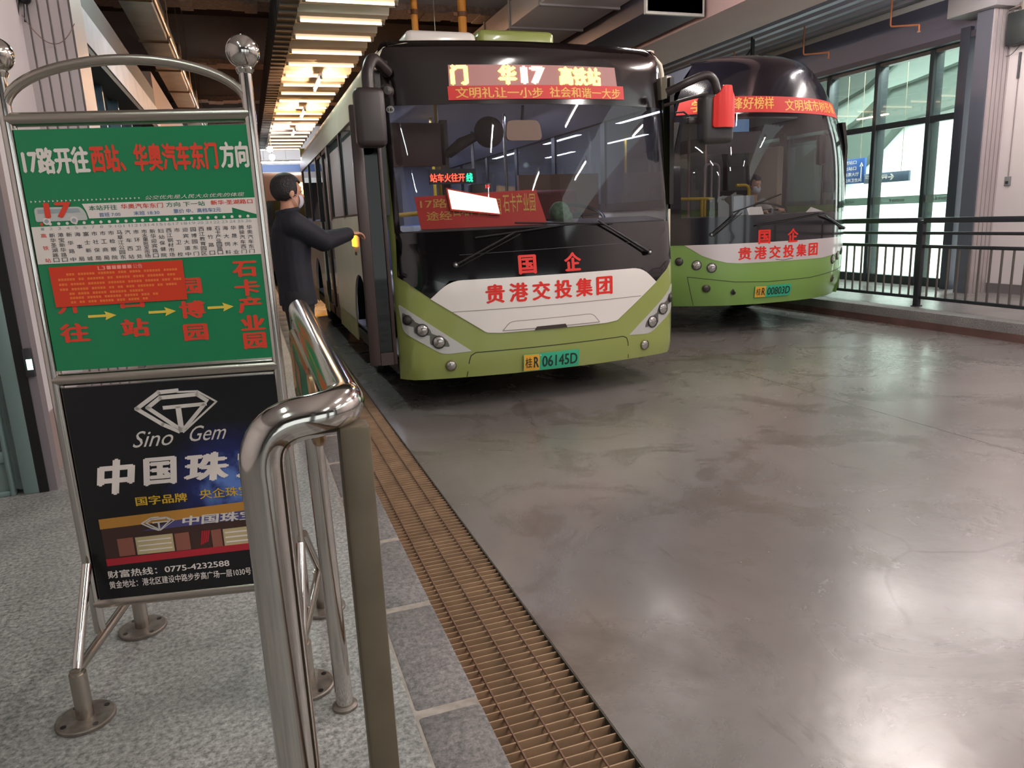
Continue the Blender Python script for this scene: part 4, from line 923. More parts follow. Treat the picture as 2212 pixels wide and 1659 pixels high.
mb.box((-1.262, 1.35, 1.56), (-1.248, 1.55, 1.59), 0); mb.build('side_label', darkgrey, bus, smooth=False)
# rear door and opened front door leaf
def door(y0, y1, name):
    t = MB()
    for a, b in ((y0, (y0+y1)/2-0.01), ((y0+y1)/2+0.01, y1)):
        t.box((-1.25, a, 0.3), (-1.21, a+0.07, 2.5), 0); t.box((-1.25, b-0.07, 0.3), (-1.21, b, 2.5), 0); t.box((-1.25, a, 0.3), (-1.21, b, 0.42), 0); t.box((-1.25, a, 2.4), (-1.21, b, 2.5), 0)
    o = t.build(name, black, bus); g = MB()
    for a, b in ((y0, (y0+y1)/2-0.01), ((y0+y1)/2+0.01, y1)): g.box((-1.234, a+0.07, 0.42), (-1.226, b-0.07, 2.4))
    g.build('door_glass', thin_glass('door_glass_bus', (110, 114, 118), 0.02, 0.12, 0.1, (60, 60, 62)), o)
    h = MB(); h.tube([(-1.20, (y0+y1)/2-0.06, 0.7), (-1.20, (y0+y1)/2-0.06, 1.7)], 0.013, 0, 8); h.build('door_handle', steel, o)
door(3.95, 5.45, 'rear_door')
leafglass = thin_glass('leaf_glass', (48, 46, 48), 0.03, 0.03)
lf = MB()
x0, x1 = -1.475, -1.26
lf.box((x0, 0.09, 0.40), (x0+0.085, 0.135, 2.36), 0, 0.012); lf.box((x1-0.03, 0.09, 0.40), (x1, 0.135, 2.36), 0, 0.006); lf.box((x0+0.085, 0.09, 0.40), (x1-0.03, 0.135, 0.50), 0); lf.box((x0+0.085, 0.09, 2.24), (x1-0.03, 0.135, 2.36), 0)
leaf = lf.build('front_door', mat('door_leaf', (58, 44, 42), 0.4), bus)
g = MB(); g.box((x0+0.085, 0.108, 0.5), (x1-0.03, 0.114, 2.24)); g.build('door_glass', leafglass, leaf)
g = MB(); g.box((x1, 0.10, 2.1), (x1+0.05, 0.13, 2.16)); g.build('door_hinge', darkgrey, leaf)
# mirrors
m_ = MB(); m_.tube(bend([(-1.16, 0.16, 2.60), (-1.30, -0.05, 2.66), (-1.36, -0.13, 2.55), (-1.36, -0.14, 2.40)], 0.08), [0.04]*30 if False else 0.042, 0, 12)
arm = m_.build('mirror_arm', brownblack, bus)
m_ = MB(); m_.box((-1.475, -0.24, 2.03), (-1.262, -0.09, 2.43), 0, 0.045, seg=4); hs = m_.build('side_mirror', brownblack, bus)
g = MB(); g.box((-1.45, -0.088, 2.07), (-1.29, -0.084, 2.39)); g.build('mirror_glass', chrome, hs)
g = MB(); g.lathe([(0, 0), (0.045, 0), (0.05, 0.02), (0.03, 0.05), (0, 0.055)], 0, 18, Matrix.Translation((-1.225, -0.1, 2.42)) @ Matrix.Rotation(PI/2, 4, 'X')); g.build('mirror_joint', brownblack, arm)
m_ = MB(); m_.tube(bend([(1.13, 0.0, 2.46), (1.25, -0.12, 2.52), (1.46, -0.16, 2.60), (1.53, -0.16, 2.36)], 0.12), 0.034, 0, 12); m_.tube([(1.12, 0.02, 2.36), (1.24, -0.12, 2.39), (1.42, -0.16, 2.43)], 0.014, 0, 8)
arm = m_.build('mirror_arm', brownblack, bus)
m_ = MB(); m_.box((1.355, -0.22, 2.035), (1.65, -0.07, 2.42), 0, 0.045, seg=4); hs = m_.build('side_mirror', mat('mirror_dark', (52, 50, 50), 0.4), bus)
cov = round_poly([(1.422, 2.155), (1.628, 2.155), (1.622, 2.40), (1.59, 2.43), (1.578, 2.48), (1.492, 2.48), (1.475, 2.43), (1.425, 2.40)], [0.02, 0.02, 0.03, 0.02, 0.012, 0.012, 0.02, 0.03], 4)
CY = lambda u, v, o=0.0: Vector((u, -0.235-0.04*(1-((u-1.525)/0.105)**2)-o, v))
g = MB(); g.panel(cov, CY, 0.0, 0, 0.025, 0.018); g.build('red_cover', mat('mirror_red', (214, 34, 28), 0.25, coat=0.5), hs)
g = MB(); g.box((1.38, -0.068, 2.07), (1.62, -0.064, 2.39)); g.build('mirror_glass', chrome, hs)
m_ = MB(); m_.tube([(1.2, -0.02, 2.30), (1.26, -0.05, 2.30), (1.31, -0.06, 2.26)], 0.008, 0, 8); m_.box((1.27, -0.11, 2.20), (1.38, -0.05, 2.255), 0, 0.015, X=Matrix.Rotation(0, 4, 'Z')); m_.build('door_camera', brownblack, bus)

# ---- inside the front bus
inl = mat('interior_light', (196, 196, 206), 0.6); inb = mat('interior_dark', (62, 56, 58), 0.6)
mb = MB(); mb.box((-1.2, 0.3, 0.40), (1.2, 8.2, 0.42), 0); mb.build('cabin_floor', mat('cabin_floor', (70, 66, 66), 0.5), bus)
mb = MB(); mb.box((-1.16, 0.55, 2.55), (1.16, 8.2, 2.57), 0)
for s in (-1, 1): mb.add([(s*0.62, 0.55, 2.55), (s*0.62, 8.2, 2.55), (s*1.2, 8.2, 2.40), (s*1.2, 0.55, 2.40)], [(0, 1, 2, 3)])
mb.build('cabin_ceiling', inl, bus)
mb = MB(); mb.box((-1.2, 8.12, 0.4), (1.2, 8.15, 2.5), 0); mb.build('cabin_rear_wall', mat('cabin_wall', (130, 132, 148), 0.6), bus)
mb = MB(); mb.panel([(-1.15, 0.0), (1.15, 0.0), (1.15, 0.55), (-1.15, 0.55)], lambda u, v, o=0: Vector((u, plan(u)+lean(1.4)+0.03+v, 1.40+0.04*math.sin(v*4)-o)), 0, 0, 0.12, 0.03)
mb.panel([(-1.15, 0.45), (1.15, 0.45), (1.15, 1.40), (-1.15, 1.40)], lambda u, v, o=0: Vector((u, plan(u)+0.55+o, v)), 0, 0, 0.3, 0.02)
mb.build('dashboard', inb, bus)
mb = MB(); X = Matrix.Translation((0.58, 0.62, 1.50)) @ Matrix.Rotation(math.radians(24), 4, 'X'); mb.tube([(0.24*math.cos(a), 0.24*math.sin(a), 0) for a in (2*PI*i/32 for i in range(32))], 0.017, 0, 10, closed=True, X=X)
mb.tube([(-0.22, 0, 0), (0.22, 0, 0)], 0.012, 0, 8, X=X); mb.tube([(0, 0, 0), (0, -0.22, 0)], 0.012, 0, 8, X=X); mb.lathe([(0, -0.02), (0.06, -0.02), (0.05, 0.02), (0, 0.025)], 0, 18, X); mb.build('steering_wheel', black, bus)
mb = MB(); mb.panel(round_poly([(-0.282, 2.095), (0.032, 2.095), (0.012, 2.25), (-0.262, 2.25)], 0.05, 6), FX, -0.13, 0, 0.2, -0.035); rv = mb.build('rear_view_mirror', mat('mirror_shell', (176, 138, 118), 0.5), bus)
g = MB(); g.tube([FX(-0.125, 2.24, -0.13), FX(-0.125, 2.36, -0.08)], 0.012, 0, 8); g.build('mirror_stalk', darkgrey, rv)
mb = MB(); mb.panel(round_poly([(-0.83, 2.00), (-0.60, 2.00), (-0.60, 2.25), (-0.83, 2.25)], 0.02, 3), FX, -0.9, 0, 0.2, -0.03)
for x in (-0.42, 0.30, 0.85): 
    pass
POLES = [(-0.62, 0.9), (-0.35, 2.2), (0.35, 1.9), (0.45, 3.4), (-0.5, 4.2)]
mb.v = []; mb.f = []; mb.m = []
for x, y in POLES:
    m2 = MB(); m2.tube([(x, y, 0.42), (x, y, 2.55)], 0.017, 0, 10); m2.build('grab_pole', yellow_pole if x < 0 else steel, bus)
m2 = MB(); m2.tube([(-1.1, 0.75, 1.56), (-0.7, 0.75, 1.58)], 0.02, 0, 10); m2.build('entry_rail', yellow_pole, bus)
m2 = MB(); m2.box((-1.12, 0.62, 1.95), (-0.62, 0.66, 2.30), 0, 0.01); m2.box((-0.66, 0.62, 0.42), (-0.60, 0.68, 2.32), 0); m2.build('entry_partition', mat('partition_brown', (70, 40, 36), 0.5), bus)
m2 = MB(); m2.box((0.25, 1.25, 0.42), (1.1, 1.30, 1.9), 0); m2.build('driver_partition', mat('partition_tan', (132, 96, 78), 0.5), bus)
m2 = MB(); m2.box((0.33, 0.95, 0.42), (0.85, 1.2, 0.95), 0, 0.04); m2.box((0.36, 1.12, 0.95), (0.82, 1.24, 1.75), 0, 0.05, seg=3); m2.build('driver_seat', mat('seat_red', (116, 52, 48), 0.7), bus)
seatm = mat('seat_blue', (58, 70, 120), 0.6)
for k in range(6):
    for s in (-1, 1):
        if s < 0 and 3.6 < 2.4+0.9*k < 5.3: continue
        m2 = MB(); yy = 2.4+0.9*k; m2.box((s*0.62-0.38, yy, 0.75), (s*0.62+0.38, yy+0.42, 0.85), 0, 0.03); m2.box((s*0.62-0.38, yy+0.36, 0.85), (s*0.62+0.38, yy+0.44, 1.45), 0, 0.03); m2.box((s*0.62-0.3, yy+0.1, 0.42), (s*0.62+0.3, yy+0.3, 0.75), 0); m2.build('passenger_seat', seatm, bus)
m2 = MB(); m2.sphere((-0.30, 0.42, 2.20), (0.13, 0.07, 0.125), 0, 20, 12); m2.tube([(-0.34, 0.44, 2.2), (-0.52, 0.5, 2.12), (-0.60, 0.62, 2.05)], [0.03, 0.05, 0.04], 0, 10); m2.build('cab_fan', mat('fan_dark', (40, 28, 30), 0.7), bus)
m2 = MB(); m2.box((-0.42, 0.62, 1.55), (-0.23, 0.72, 1.80), 0, 0.01); m2.text('15', -0.29, 1.76, -0.25, 1.79, plane_y(0.618), 0.001, 1, 0.03); m2.build('fare_machine', [black, emission('red_digit', (255, 60, 60), 2.5)], bus)
refl_red = emission('red_led', (255, 70, 50), 4.0)
m2 = MB(); m2.box((-0.80, 0.52, 1.80), (-0.40, 0.56, 1.92), 0); Fp = lambda u, v, o=0: Vector((-1.2-u, 0.515-o, v-0.06*(u+0.6)))
m2.text('站车火往开', -0.80, 1.815, -0.50, 1.885, lambda u, v, o=0: Vector((u, 0.515-o, v)), 0.001, 1, 0.03); m2.text('线', -0.49, 1.81, -0.43, 1.885, lambda u, v, o=0: Vector((u, 0.515-o, v)), 0.001, 2, 0.05)
m2.build('led_strip', [black, refl_red, emission('green_led', (40, 255, 150), 3.0)], bus)  # reversed lettering, a sign's reflection in the windscreen built as a glowing panel
mb = MB(); mb.box((-0.45, 7.98, 1.1), (0.45, 8.0, 2.35), 0); mb.build('rear_window', mat('cabin_rear_window', (40, 44, 60), 0.2), bus)
for yy in (1.9, 4.2, 6.6):
    for s in (-1, 1):
        l = bpy.data.lights.new('cabin_light', 'AREA'); l.shape = 'RECTANGLE'; l.size = 0.08; l.size_y = 1.2; l.energy = 14; l.color = (0.70, 0.74, 1.0)
        o = bpy.data.objects.new('cabin_light', l); COL.objects.link(o); o.parent = bus; o.location = (s*0.5, yy, 2.53)
# things lying on the dashboard
t = tag(empty('route_placard', (XC, YC, 0)), 'red cardboard route placard with gold text behind the front bus windscreen', 'placard')
PF = lambda u, v, o=0.0: FX(u, v, o-0.10)
mb = MB(); mb.panel([(-1.02, 1.435), (0.02, 1.435), (-0.06, 1.715), (-1.05, 1.69)], PF, 0.0, 0, 0.2, 0.006)
mb.text('17路', -1.01, 1.60, -0.80, 1.67, PF, 0.002, 1, 0.012); mb.text('途经', -0.97, 1.505, -0.77, 1.575, PF, 0.002, 1, 0.012); mb.text('西站、园博园', -0.76, 1.53, -0.37, 1.66, PF, 0.002, 1, 0.012); mb.text('石卡产业园', -0.35, 1.545, -0.075, 1.69, PF, 0.002, 1, 0.012)
mb.build('card', [mat('placard_red', (214, 56, 46), 0.55), gold_txt], t)
t = tag(empty('lit_route_screen', (XC, YC, 0)), 'glowing white tilted route screen standing behind the front bus windscreen', 'screen')
QF = lambda u, v, o=0.0: FX(u, v, o-0.075)
mb = MB(); mb.panel([(-0.780, 1.575), (-0.382, 1.525), (-0.402, 1.660), (-0.800, 1.750)], QF, 0.0, 1, 0.2, 0.02); mb.build('case', [orr, orr], t)
mb = MB(); mb.panel([(-0.768, 1.588), (-0.390, 1.538), (-0.410, 1.652), (-0.786, 1.735)], QF, 0.003, 0, 0.2, 0.001); mb.build('lit_face', emission('screen_white', (255, 236, 214), 4.0), t)
t = tag(empty('toy_plant', (XC+0.22, YC+0.2, 1.44)), 'small green plant on the dashboard left of the steering wheel of the front bus', 'plant')
mb = MB(); mb.sphere((0, 0, 0.09), (0.09, 0.07, 0.09), 0, 16, 10); mb.sphere((0.05, 0, 0.05), (0.07, 0.05, 0.05), 0, 12, 8); mb.build('foliage', mat('plant_green', (84, 110, 84), 0.8, noise=(30, 0.4)), t)
mb = MB(); mb.lathe([(0.03, -0.01), (0.045, 0.04), (0, 0.04)], 0, 14, Matrix.Translation((-0.1, 0, 0))); mb.build('pot', black, t)
# ================================================================== REAR BUS
X2, Y2, HW2 = 6.05, 7.35, 1.30
bus2 = tag(empty('city_bus', (X2, Y2, 0)), 'second green city bus with rounded dark front parked behind on the right', 'bus')
def w2(z):
    t = max(0.0, (z-1.9)/1.37); b = max(0.0, (0.75-z)/0.5)
    return HW2-0.56*min(t, 1.15)**2.45-0.10*b*b
def lean2(z):
    y = 0.22*max(0.0, (z-1.3)/1.8)**2
    if z > 3.04: t = min(1.0, (z-3.04)/0.23); y += 0.30*(1-math.sqrt(max(0.0, 1-t*t)))
    if z < 0.75: t = (0.75-z)/0.4; y += 0.06*t*t
    return y
def F2(u, z, o=0.0):
    k = u/1.25; a = abs(k); y = 0.46*min(a, 1.2)**2.5+lean2(z)
    n = Vector((0.46*2.5*a**1.5*math.copysign(1, k)/HW2, -1, 0)).normalized()
    return Vector((k*w2(z), y, z))+n*o
blk2 = mat('bus_front_dark', (22, 20, 28), 0.16, coat=0.5)
mb = MB(); mb.panel([(-1.25, 0.36), (1.25, 0.36), (1.25, 1.12), (-1.25, 1.12)], F2, 0.0, 0, 0.09, 0.012)
mb.build('front_skin', green_paint2, bus2)
band = [(-1.12, 1.095), (-0.957, 0.968), (-0.84, 0.915), (-0.70, 0.875), (-0.55, 0.862), (0.6, 0.86), (0.95, 0.89), (1.248, 0.93), (1.248, 1.095)]
mb = MB(); mb.panel(band, F2, 0.004, 0, 0.09, 0.006)
for i, ch in enumerate('贵港交投集团'): u = -0.588+i*0.188; mb.text(ch, u, 0.898, u+0.158, 1.050, F2, 0.006, 1, 0.04)
seam(mb, [(-0.12, 0.885), (-0.02, 0.872), (0.12, 0.885)], F2, 0.006, 0.006, 2)
mb.build('front_band', [mat('band_silver', (206, 196, 196), 0.28, 0.2, coat=0.4), red_txt, darkgrey], bus2)
mb = MB(); mb.panel([(-1.25, 1.095), (1.25, 1.095), (1.25, 1.405), (-1.25, 1.405)], F2, 0.003, 0, 0.09, 0.01)
mb.text('国', -0.356, 1.075, -0.200, 1.240, F2, 0.005, 1, 0.045); mb.text('企', 0.031, 1.075, 0.185, 1.240, F2, 0.005, 1, 0.045); mb.build('lower_mask', [blk2, red_txt], bus2)
mb = MB(); mb.panel([(-1.25, 2.56), (1.25, 2.56), (1.25, 3.265), (-1.25, 3.265)], F2, 0.003, 0, 0.08, 0.01)
for s in (-1, 1): mb.panel([(s*1.15, 1.40), (s*1.25, 1.40), (s*1.25, 2.57), (s*1.15, 2.57)], F2, 0.003, 0, 0.1, 0.01)
mb.build('upper_mask', blk2, bus2)
mb = MB(); mb.panel([(-1.16, 1.405), (1.16, 1.405), (1.16, 2.565), (-1.16, 2.565)], F2, 0.0, 0, 0.07); mb.build('windscreen', glass, bus2)
mb = MB(); mb.panel([(-1.22, 2.585), (1.13, 2.545), (1.17, 2.725), (-1.22, 2.765)], F2, 0.008, 0, 0.08, 0.003)
mb.text('学习雷锋好榜样', -1.10, 2.605, -0.14, 2.745, F2, 0.010, 1, 0.02); mb.text('文明城市树形象', 0.02, 2.585, 1.06, 2.715, F2, 0.010, 1, 0.02); mb.build('slogan_banner', [red_ban, gold_txt], bus2)
mb = MB(); seam(mb, [(-1.09, 0.72), (-0.615, 0.645), (-0.2, 0.625), (0.4, 0.632), (1.24, 0.70)], F2); seam(mb, [(-1.09, 0.72), (-1.04, 0.37)], F2, 0.005); mb.build('bumper_seam', MATS['seam_dark'], bus2)
for s in (-1, 1):
    for u, z, r, g_ in ((0.86, 0.823, 0.052, lens_glass), (1.005, 0.858, 0.052, lens_glass), (1.165, 0.905, 0.044, lens_dark)):
        m2 = MB(); disc_lamp(m2, s*u, z, r, F2, 0.004); m2.build('headlight', [g_, darkgrey], bus2)
    m2 = MB(); disc_lamp(m2, s*0.91, 0.578, 0.046, F2, 0.004); m2.build('fog_lamp', [lens_dark, MATS['fog_rim']], bus2)
mb = MB(); c = F2(-0.623, 0.525, 0.003); mb.lathe([(0.036, 0), (0.03, 0.003), (0, 0.001)], 0, 20, Matrix.Translation(c) @ Matrix.Rotation(PI/2, 4, 'X')); mb.build('tow_hole', black, bus2)
plate(F2, -0.375, 0.12, 0.440, 0.580, '00803D', bus2)
wiper((-0.87, 1.21), (-0.60, 1.47), (-0.66, 1.455), (-0.10, 1.64), F2, bus2, 0.06); wiper((1.10, 1.20), (0.55, 1.37), (-0.40, 1.29), (0.55, 1.40), F2, bus2, 0.06)
# body shell behind the front
mb = MB(); zs = [0.36, 0.55, 0.75, 1.1, 1.5]; pr = [(-w2(z), z) for z in zs]
top2 = [2.45, 2.6, 2.75, 2.9, 3.05, 3.18]
def shell(mb_, prof_, ya, yb, mi=0):
    n = len(prof_); mb_.add([(x, ya, z) for x, z in prof_]+[(x, yb, z) for x, z in prof_], [(i, i+1, n+i+1, n+i) for i in range(n-1)], mi)
for s in (-1, 1): shell(mb, [(s*w2(z), z) for z in zs], 0.46 if s > 0 else 0.46, 9.6)
mb.build('side_panel', green_paint2, bus2)
mb = MB(); full = [(-w2(z), z) for z in top2]+[(-0.45, 3.27), (0.45, 3.27)]+[(w2(z), z) for z in reversed(top2)]; shell(mb, full, 0.74, 9.6); mb.build('roof', mat('roof_dark', (70, 72, 82), 0.4), bus2)
ed = [0.5, 1.6, 3.0, 4.4, 5.8, 7.2, 9.5]
for s in (-1, 1):
    for e in ed: mb = MB(); mb.prism([(s*1.25, 1.45), (s*1.29, 1.45), (s*1.29, 2.2), (s*1.235, 2.5), (s*1.18, 2.5), (s*1.25, 2.2)], lambda u, v, o=0.0: Vector((u, e-0.05+o, v)), 0.1); mb.build('window_pillar', black, bus2)
    for a, b in zip(ed[:-1], ed[1:]):
        m2 = MB(); m2.add([(s*1.283, a+0.05, 1.5), (s*1.283, b-0.05, 1.5), (s*w2(2.45), b-0.05, 2.45), (s*w2(2.45), a+0.05, 2.45)], [(0, 1, 2, 3)]); m2.build('side_window', MATS['side_glass'], bus2)
mb = MB(); mb.box((-1.2, 9.58, 0.4), (1.2, 9.62, 3.0), 0); mb.build('rear_panel', green_paint2, bus2)
mb = MB(); mb.box((-1.1, 0.5, 0.36), (1.1, 9.5, 0.5), 0); mb.build('chassis', black, bus2)
for yc in (2.2, 7.2):
    for s in (-1, 1):
        X = Matrix.Translation((s*1.02, yc, 0.48)) @ Matrix.Rotation(PI/2, 4, 'Y')
        m2 = MB(); m2.lathe([(0.25, -0.13), (0.43, -0.13), (0.475, -0.09), (0.48, 0), (0.475, 0.09), (0.43, 0.13), (0.25, 0.13)], 0, 32, X); wh = m2.build('wheel', rubber, bus2)
        m2 = MB(); m2.lathe([(0.0, -0.1), (0.25, -0.11), (0.25, 0.11), (0.0, 0.1)], 0, 24, X); m2.build('rim', grey_plastic, wh)
# inside
mb = MB(); mb.box((-1.2, 0.6, 0.5), (1.2, 9.5, 0.52)); mb.build('cabin_floor', MATS['cabin_floor'], bus2)
mb = MB(); mb.box((-0.95, 1.0, 2.62), (0.95, 9.5, 2.64)); mb.build('cabin_ceiling', mat('cabin_ceiling_grey', (150, 150, 156), 0.6), bus2)
mb = MB(); mb.box((-1.2, 9.4, 0.5), (1.2, 9.45, 2.6)); mb.build('cabin_rear_wall', mat('cabin_wall_dark', (80, 66, 66), 0.6), bus2)
mb = MB(); mb.panel([(-1.12, 0.0), (1.12, 0.0), (1.12, 0.62), (-1.12, 0.62)], lambda u, v, o=0: Vector((u, 0.46*(abs(u)/1.25)**2.5+0.06+v, 1.385-o)), 0, 0, 0.12, 0.03)
mb.panel([(-1.12, 0.5), (1.12, 0.5), (1.12, 1.38), (-1.12, 1.38)], lambda u, v, o=0: Vector((u, 0.46*(abs(u)/1.25)**2.5+0.66+o, v)), 0, 0, 0.3, 0.02); mb.build('dashboard', inb, bus2)
mb = MB(); mb.tube(bend([(-0.80, 1.3, 1.65), (-0.14, 1.3, 1.64)], 0.02), 0.022, 0, 10); mb.tube([(-0.30, 1.3, 1.64), (-0.30, 1.3, 0.52)], 0.022, 0, 10); mb.tube([(-0.25, 1.3, 1.64), (-0.25, 1.3, 0.52)], 0.016, 0, 10); mb.build('entry_rail', yellow_pole, bus2)
mb = MB(); mb.tube(bend([(0.20, 1.25, 1.80), (0.40, 1.25, 1.80), (0.44, 1.25, 1.0)], 0.08), 0.022, 0, 10); mb.build('driver_rail', yellow_pole, bus2)
mb = MB(); mb.box((0.02, 1.05, 0.52), (0.36, 1.4, 1.66), 0, 0.015); mb.build('fare_box', mat('fare_grey', (150, 152, 158), 0.35, 0.3), bus2)
mb = MB(); mb.tube(bend([(-0.13, 1.5, 1.0), (-0.13, 1.5, 2.1), (0.10, 1.5, 2.1), (0.10, 1.5, 1.6)], 0.09, 8), 0.017, 0, 10); mb.tube([(-0.02, 1.5, 2.09), (-0.02, 1.5, 1.6)], 0.015, 0, 8); mb.build('hoop_rail', mat('rail_white', (196, 180, 180), 0.4), bus2)
for x, y in ((-0.12, 1.9), (-0.55, 2.6), (0.5, 2.4)): m2 = MB(); m2.tube([(x, y, 0.52), (x, y, 2.62)], 0.018, 0, 10); m2.build('grab_pole', mat('pole_pinkish', (176, 136, 128), 0.4), bus2)
m2 = MB(); m2.box((0.30, 1.75, 0.52), (0.85, 1.85, 1.75), 0, 0.04); m2.box((0.33, 1.35, 0.9), (0.82, 1.8, 1.02), 0, 0.04); m2.build('driver_seat', mat('seat_dark', (54, 40, 44), 0.7), bus2)
m2 = MB(); m2.box((0.9, 1.3, 0.52), (1.0, 1.95, 2.3), 0, 0.02); m2.build('curtain_panel', mat('curtain_tan', (150, 130, 110), 0.8), bus2)
mb = MB(); X = Matrix.Translation((0.52, 0.92, 1.46)) @ Matrix.Rotation(math.radians(26), 4, 'X'); mb.tube([(0.22*math.cos(a), 0.22*math.sin(a), 0) for a in (2*PI*i/32 for i in range(32))], 0.016, 0, 10, closed=True, X=X); mb.tube([(-0.2, 0, 0), (0.2, 0, 0)], 0.012, 0, 8, X=X); mb.lathe([(0, -0.02), (0.06, -0.02), (0, 0.025)], 0, 16, X); mb.build('steering_wheel', black, bus2)
m2 = MB(); m2.panel([(-0.9, 2.12), (-0.3, 2.12), (-0.3, 2.36), (-0.9, 2.36)], F2, -0.06, 0, 0.2, -0.03); m2.panel([(-0.92, 2.36), (-0.45, 2.36), (-0.45, 2.5), (-0.92, 2.5)], F2, -0.03, 1, 0.2, -0.002); m2.build('sun_visor', [mat('visor_dark', (40, 26, 36), 0.6), mat('sticker_blue', (90, 140, 190), 0.5)], bus2)
m2 = MB(); m2.box((1.0, 0.62, 2.0), (1.12, 0.70, 2.38), 0, 0.03); m2.tube([(1.06, 0.62, 2.0), (1.15, 0.72, 1.5)], 0.012, 0, 8); m2.build('inner_mirror', black, bus2)
for yy in (2.6, 6.0):
    l = bpy.data.lights.new('cabin_light', 'AREA'); l.shape = 'RECTANGLE'; l.size = 0.1; l.size_y = 1.2; l.energy = 4; l.color = (0.9, 0.95, 1.0)
    o = bpy.data.objects.new('cabin_light', l); COL.objects.link(o); o.parent = bus2; o.location = (0, yy, 2.6)
for s in (-1,):
    m2 = MB(); m2.box((s*1.40-0.09, 0.62, 1.75), (s*1.40+0.09, 0.76, 2.15), 0, 0.04, seg=3)
    m2.build('side_mirror', black, bus2)
t = tag(empty('paper_sheet', (X2-0.14, Y2+0.2, 1.40)), 'white sheet of paper propped on the left of the rear bus dashboard', 'paper')
m2 = MB(); m2.add([(-0.18, 0.08, 0.0), (0.02, 0.06, 0.0), (0.05, 0.16, 0.115), (-0.15, 0.18, 0.115)], [(0, 1, 2, 3)]); m2.build('sheet', white_txt, t); t.location = (X2-0.20, Y2+0.1, 1.392)
t = tag(empty('paper_sheet', (X2+0.72, Y2+0.35, 1.392)), 'white folded paper lying on the right end of the rear bus dashboard', 'paper')
m2 = MB(); m2.add([(-0.16, 0.0, 0.0), (0.22, 0.1, 0.0), (0.12, 0.2, 0.085), (0.3, 0.16, 0.02)], [(0, 1, 2), (1, 3, 2)]); m2.build('sheet', white_txt, t)

# ================================================================== FAR BUS BEHIND, IN THE FIRST LANE
far = tag(empty('city_bus', (1.75, 22.0, 0)), 'small distant bus with glowing amber display far down the first lane', 'bus')
mb = MB(); mb.box((-1.25, 0.12, 0.3), (1.25, 10, 3.0), 0, 0.12, seg=3); mb.build('body', mat('far_bus_paint', (120, 96, 84), 0.4), far)
mb = MB(); mb.panel(round_poly([(-1.15, 1.2), (1.15, 1.2), (1.15, 2.25), (-1.15, 2.25)], 0.08), plane_y(0.115), 0.0, 0, 0.4, 0.01); mb.build('windscreen', blackgloss, far)
mb = MB(); mb.panel([(-0.75, 2.40), (0.75, 2.40), (0.75, 2.72), (-0.75, 2.72)], plane_y(0.11), 0.0, 0, 0.4, 0.01); mb.text('高铁站', -0.65, 2.44, 0.35, 2.68, plane_y(0.10), 0.0, 0, 0.05); mb.build('destination_display', emission('far_amber', (255, 176, 70), 20.0), far)
mb = MB(); mb.panel([(-0.8, 2.26), (0.8, 2.26), (0.8, 2.38), (-0.8, 2.38)], plane_y(0.11), 0.0, 0, 0.4, 0.01); mb.text('文明礼让一小步', -0.7, 2.28, 0.7, 2.36, plane_y(0.10), 0.0, 1, 0.02); mb.build('slogan_banner', [red_ban, gold_txt], far)
for yc in (2.2, 7.5):
    for s in (-1, 1):
        m2 = MB(); m2.lathe([(0, -0.13), (0.47, -0.13), (0.48, 0.13), (0, 0.13)], 0, 24, Matrix.Translation((s*1.1, yc, 0.48)) @ Matrix.Rotation(PI/2, 4, 'Y')); m2.build('wheel', rubber, far)
for s in (-1, 1): m2 = MB(); m2.lathe([(0, 0), (0.09, 0), (0.08, 0.03), (0, 0.04)], 0, 18, Matrix.Translation((s*0.95, 0.12, 0.75)) @ Matrix.Rotation(PI/2, 4, 'X')); m2.build('headlight', lens_glass, far)
t = tag(empty('roof_fairing', (0, 0, 0)), None, None) if False else None
# bright globe lamps and the blue-banded bulkhead at the far end of the lane
for i, (x_, z_, lab) in enumerate(((0.93, 3.50, 'round white globe lamp far down the lane, the lower one'), (0.92, 3.78, 'round white globe lamp far down the lane, the upper one'))):
    t = tag(empty('globe_lamp', (x_, 23.2+i*0.6, z_)), lab, 'lamp', 'globe lamps far down the lane')
    mb = MB(); mb.sphere((0, 0, 0), 0.09, 0, 16, 10); mb.build('globe', emission('globe_white', (240, 255, 250), 14.0), t); mb = MB(); mb.tube([(0, 0, 0.08), (0, 0, 5.6-z_)], 0.012, 0, 8); mb.build('hanger', dullsteel, t)
mb = MB(); mb.box((-1.2, 33, 3.3), (6.2, 33.3, 5.6), 0); mb.box((-1.2, 32.98, 3.75), (6.2, 33.0, 4.05), 1); mb.box((-1.2, 32.97, 3.3), (6.2, 33.0, 3.5), 2); struct(mb.build('beam', [mat('bulkhead', (176, 168, 168), 0.6), mat('bulkhead_blue', (70, 92, 140), 0.5), white_wall]))
batten((1.3, 30.0, 3.9), PI/2, 'white tube light under the blue-banded beam at the far end of the lane', TUBE*2.0, (240, 250, 255), 2.0)

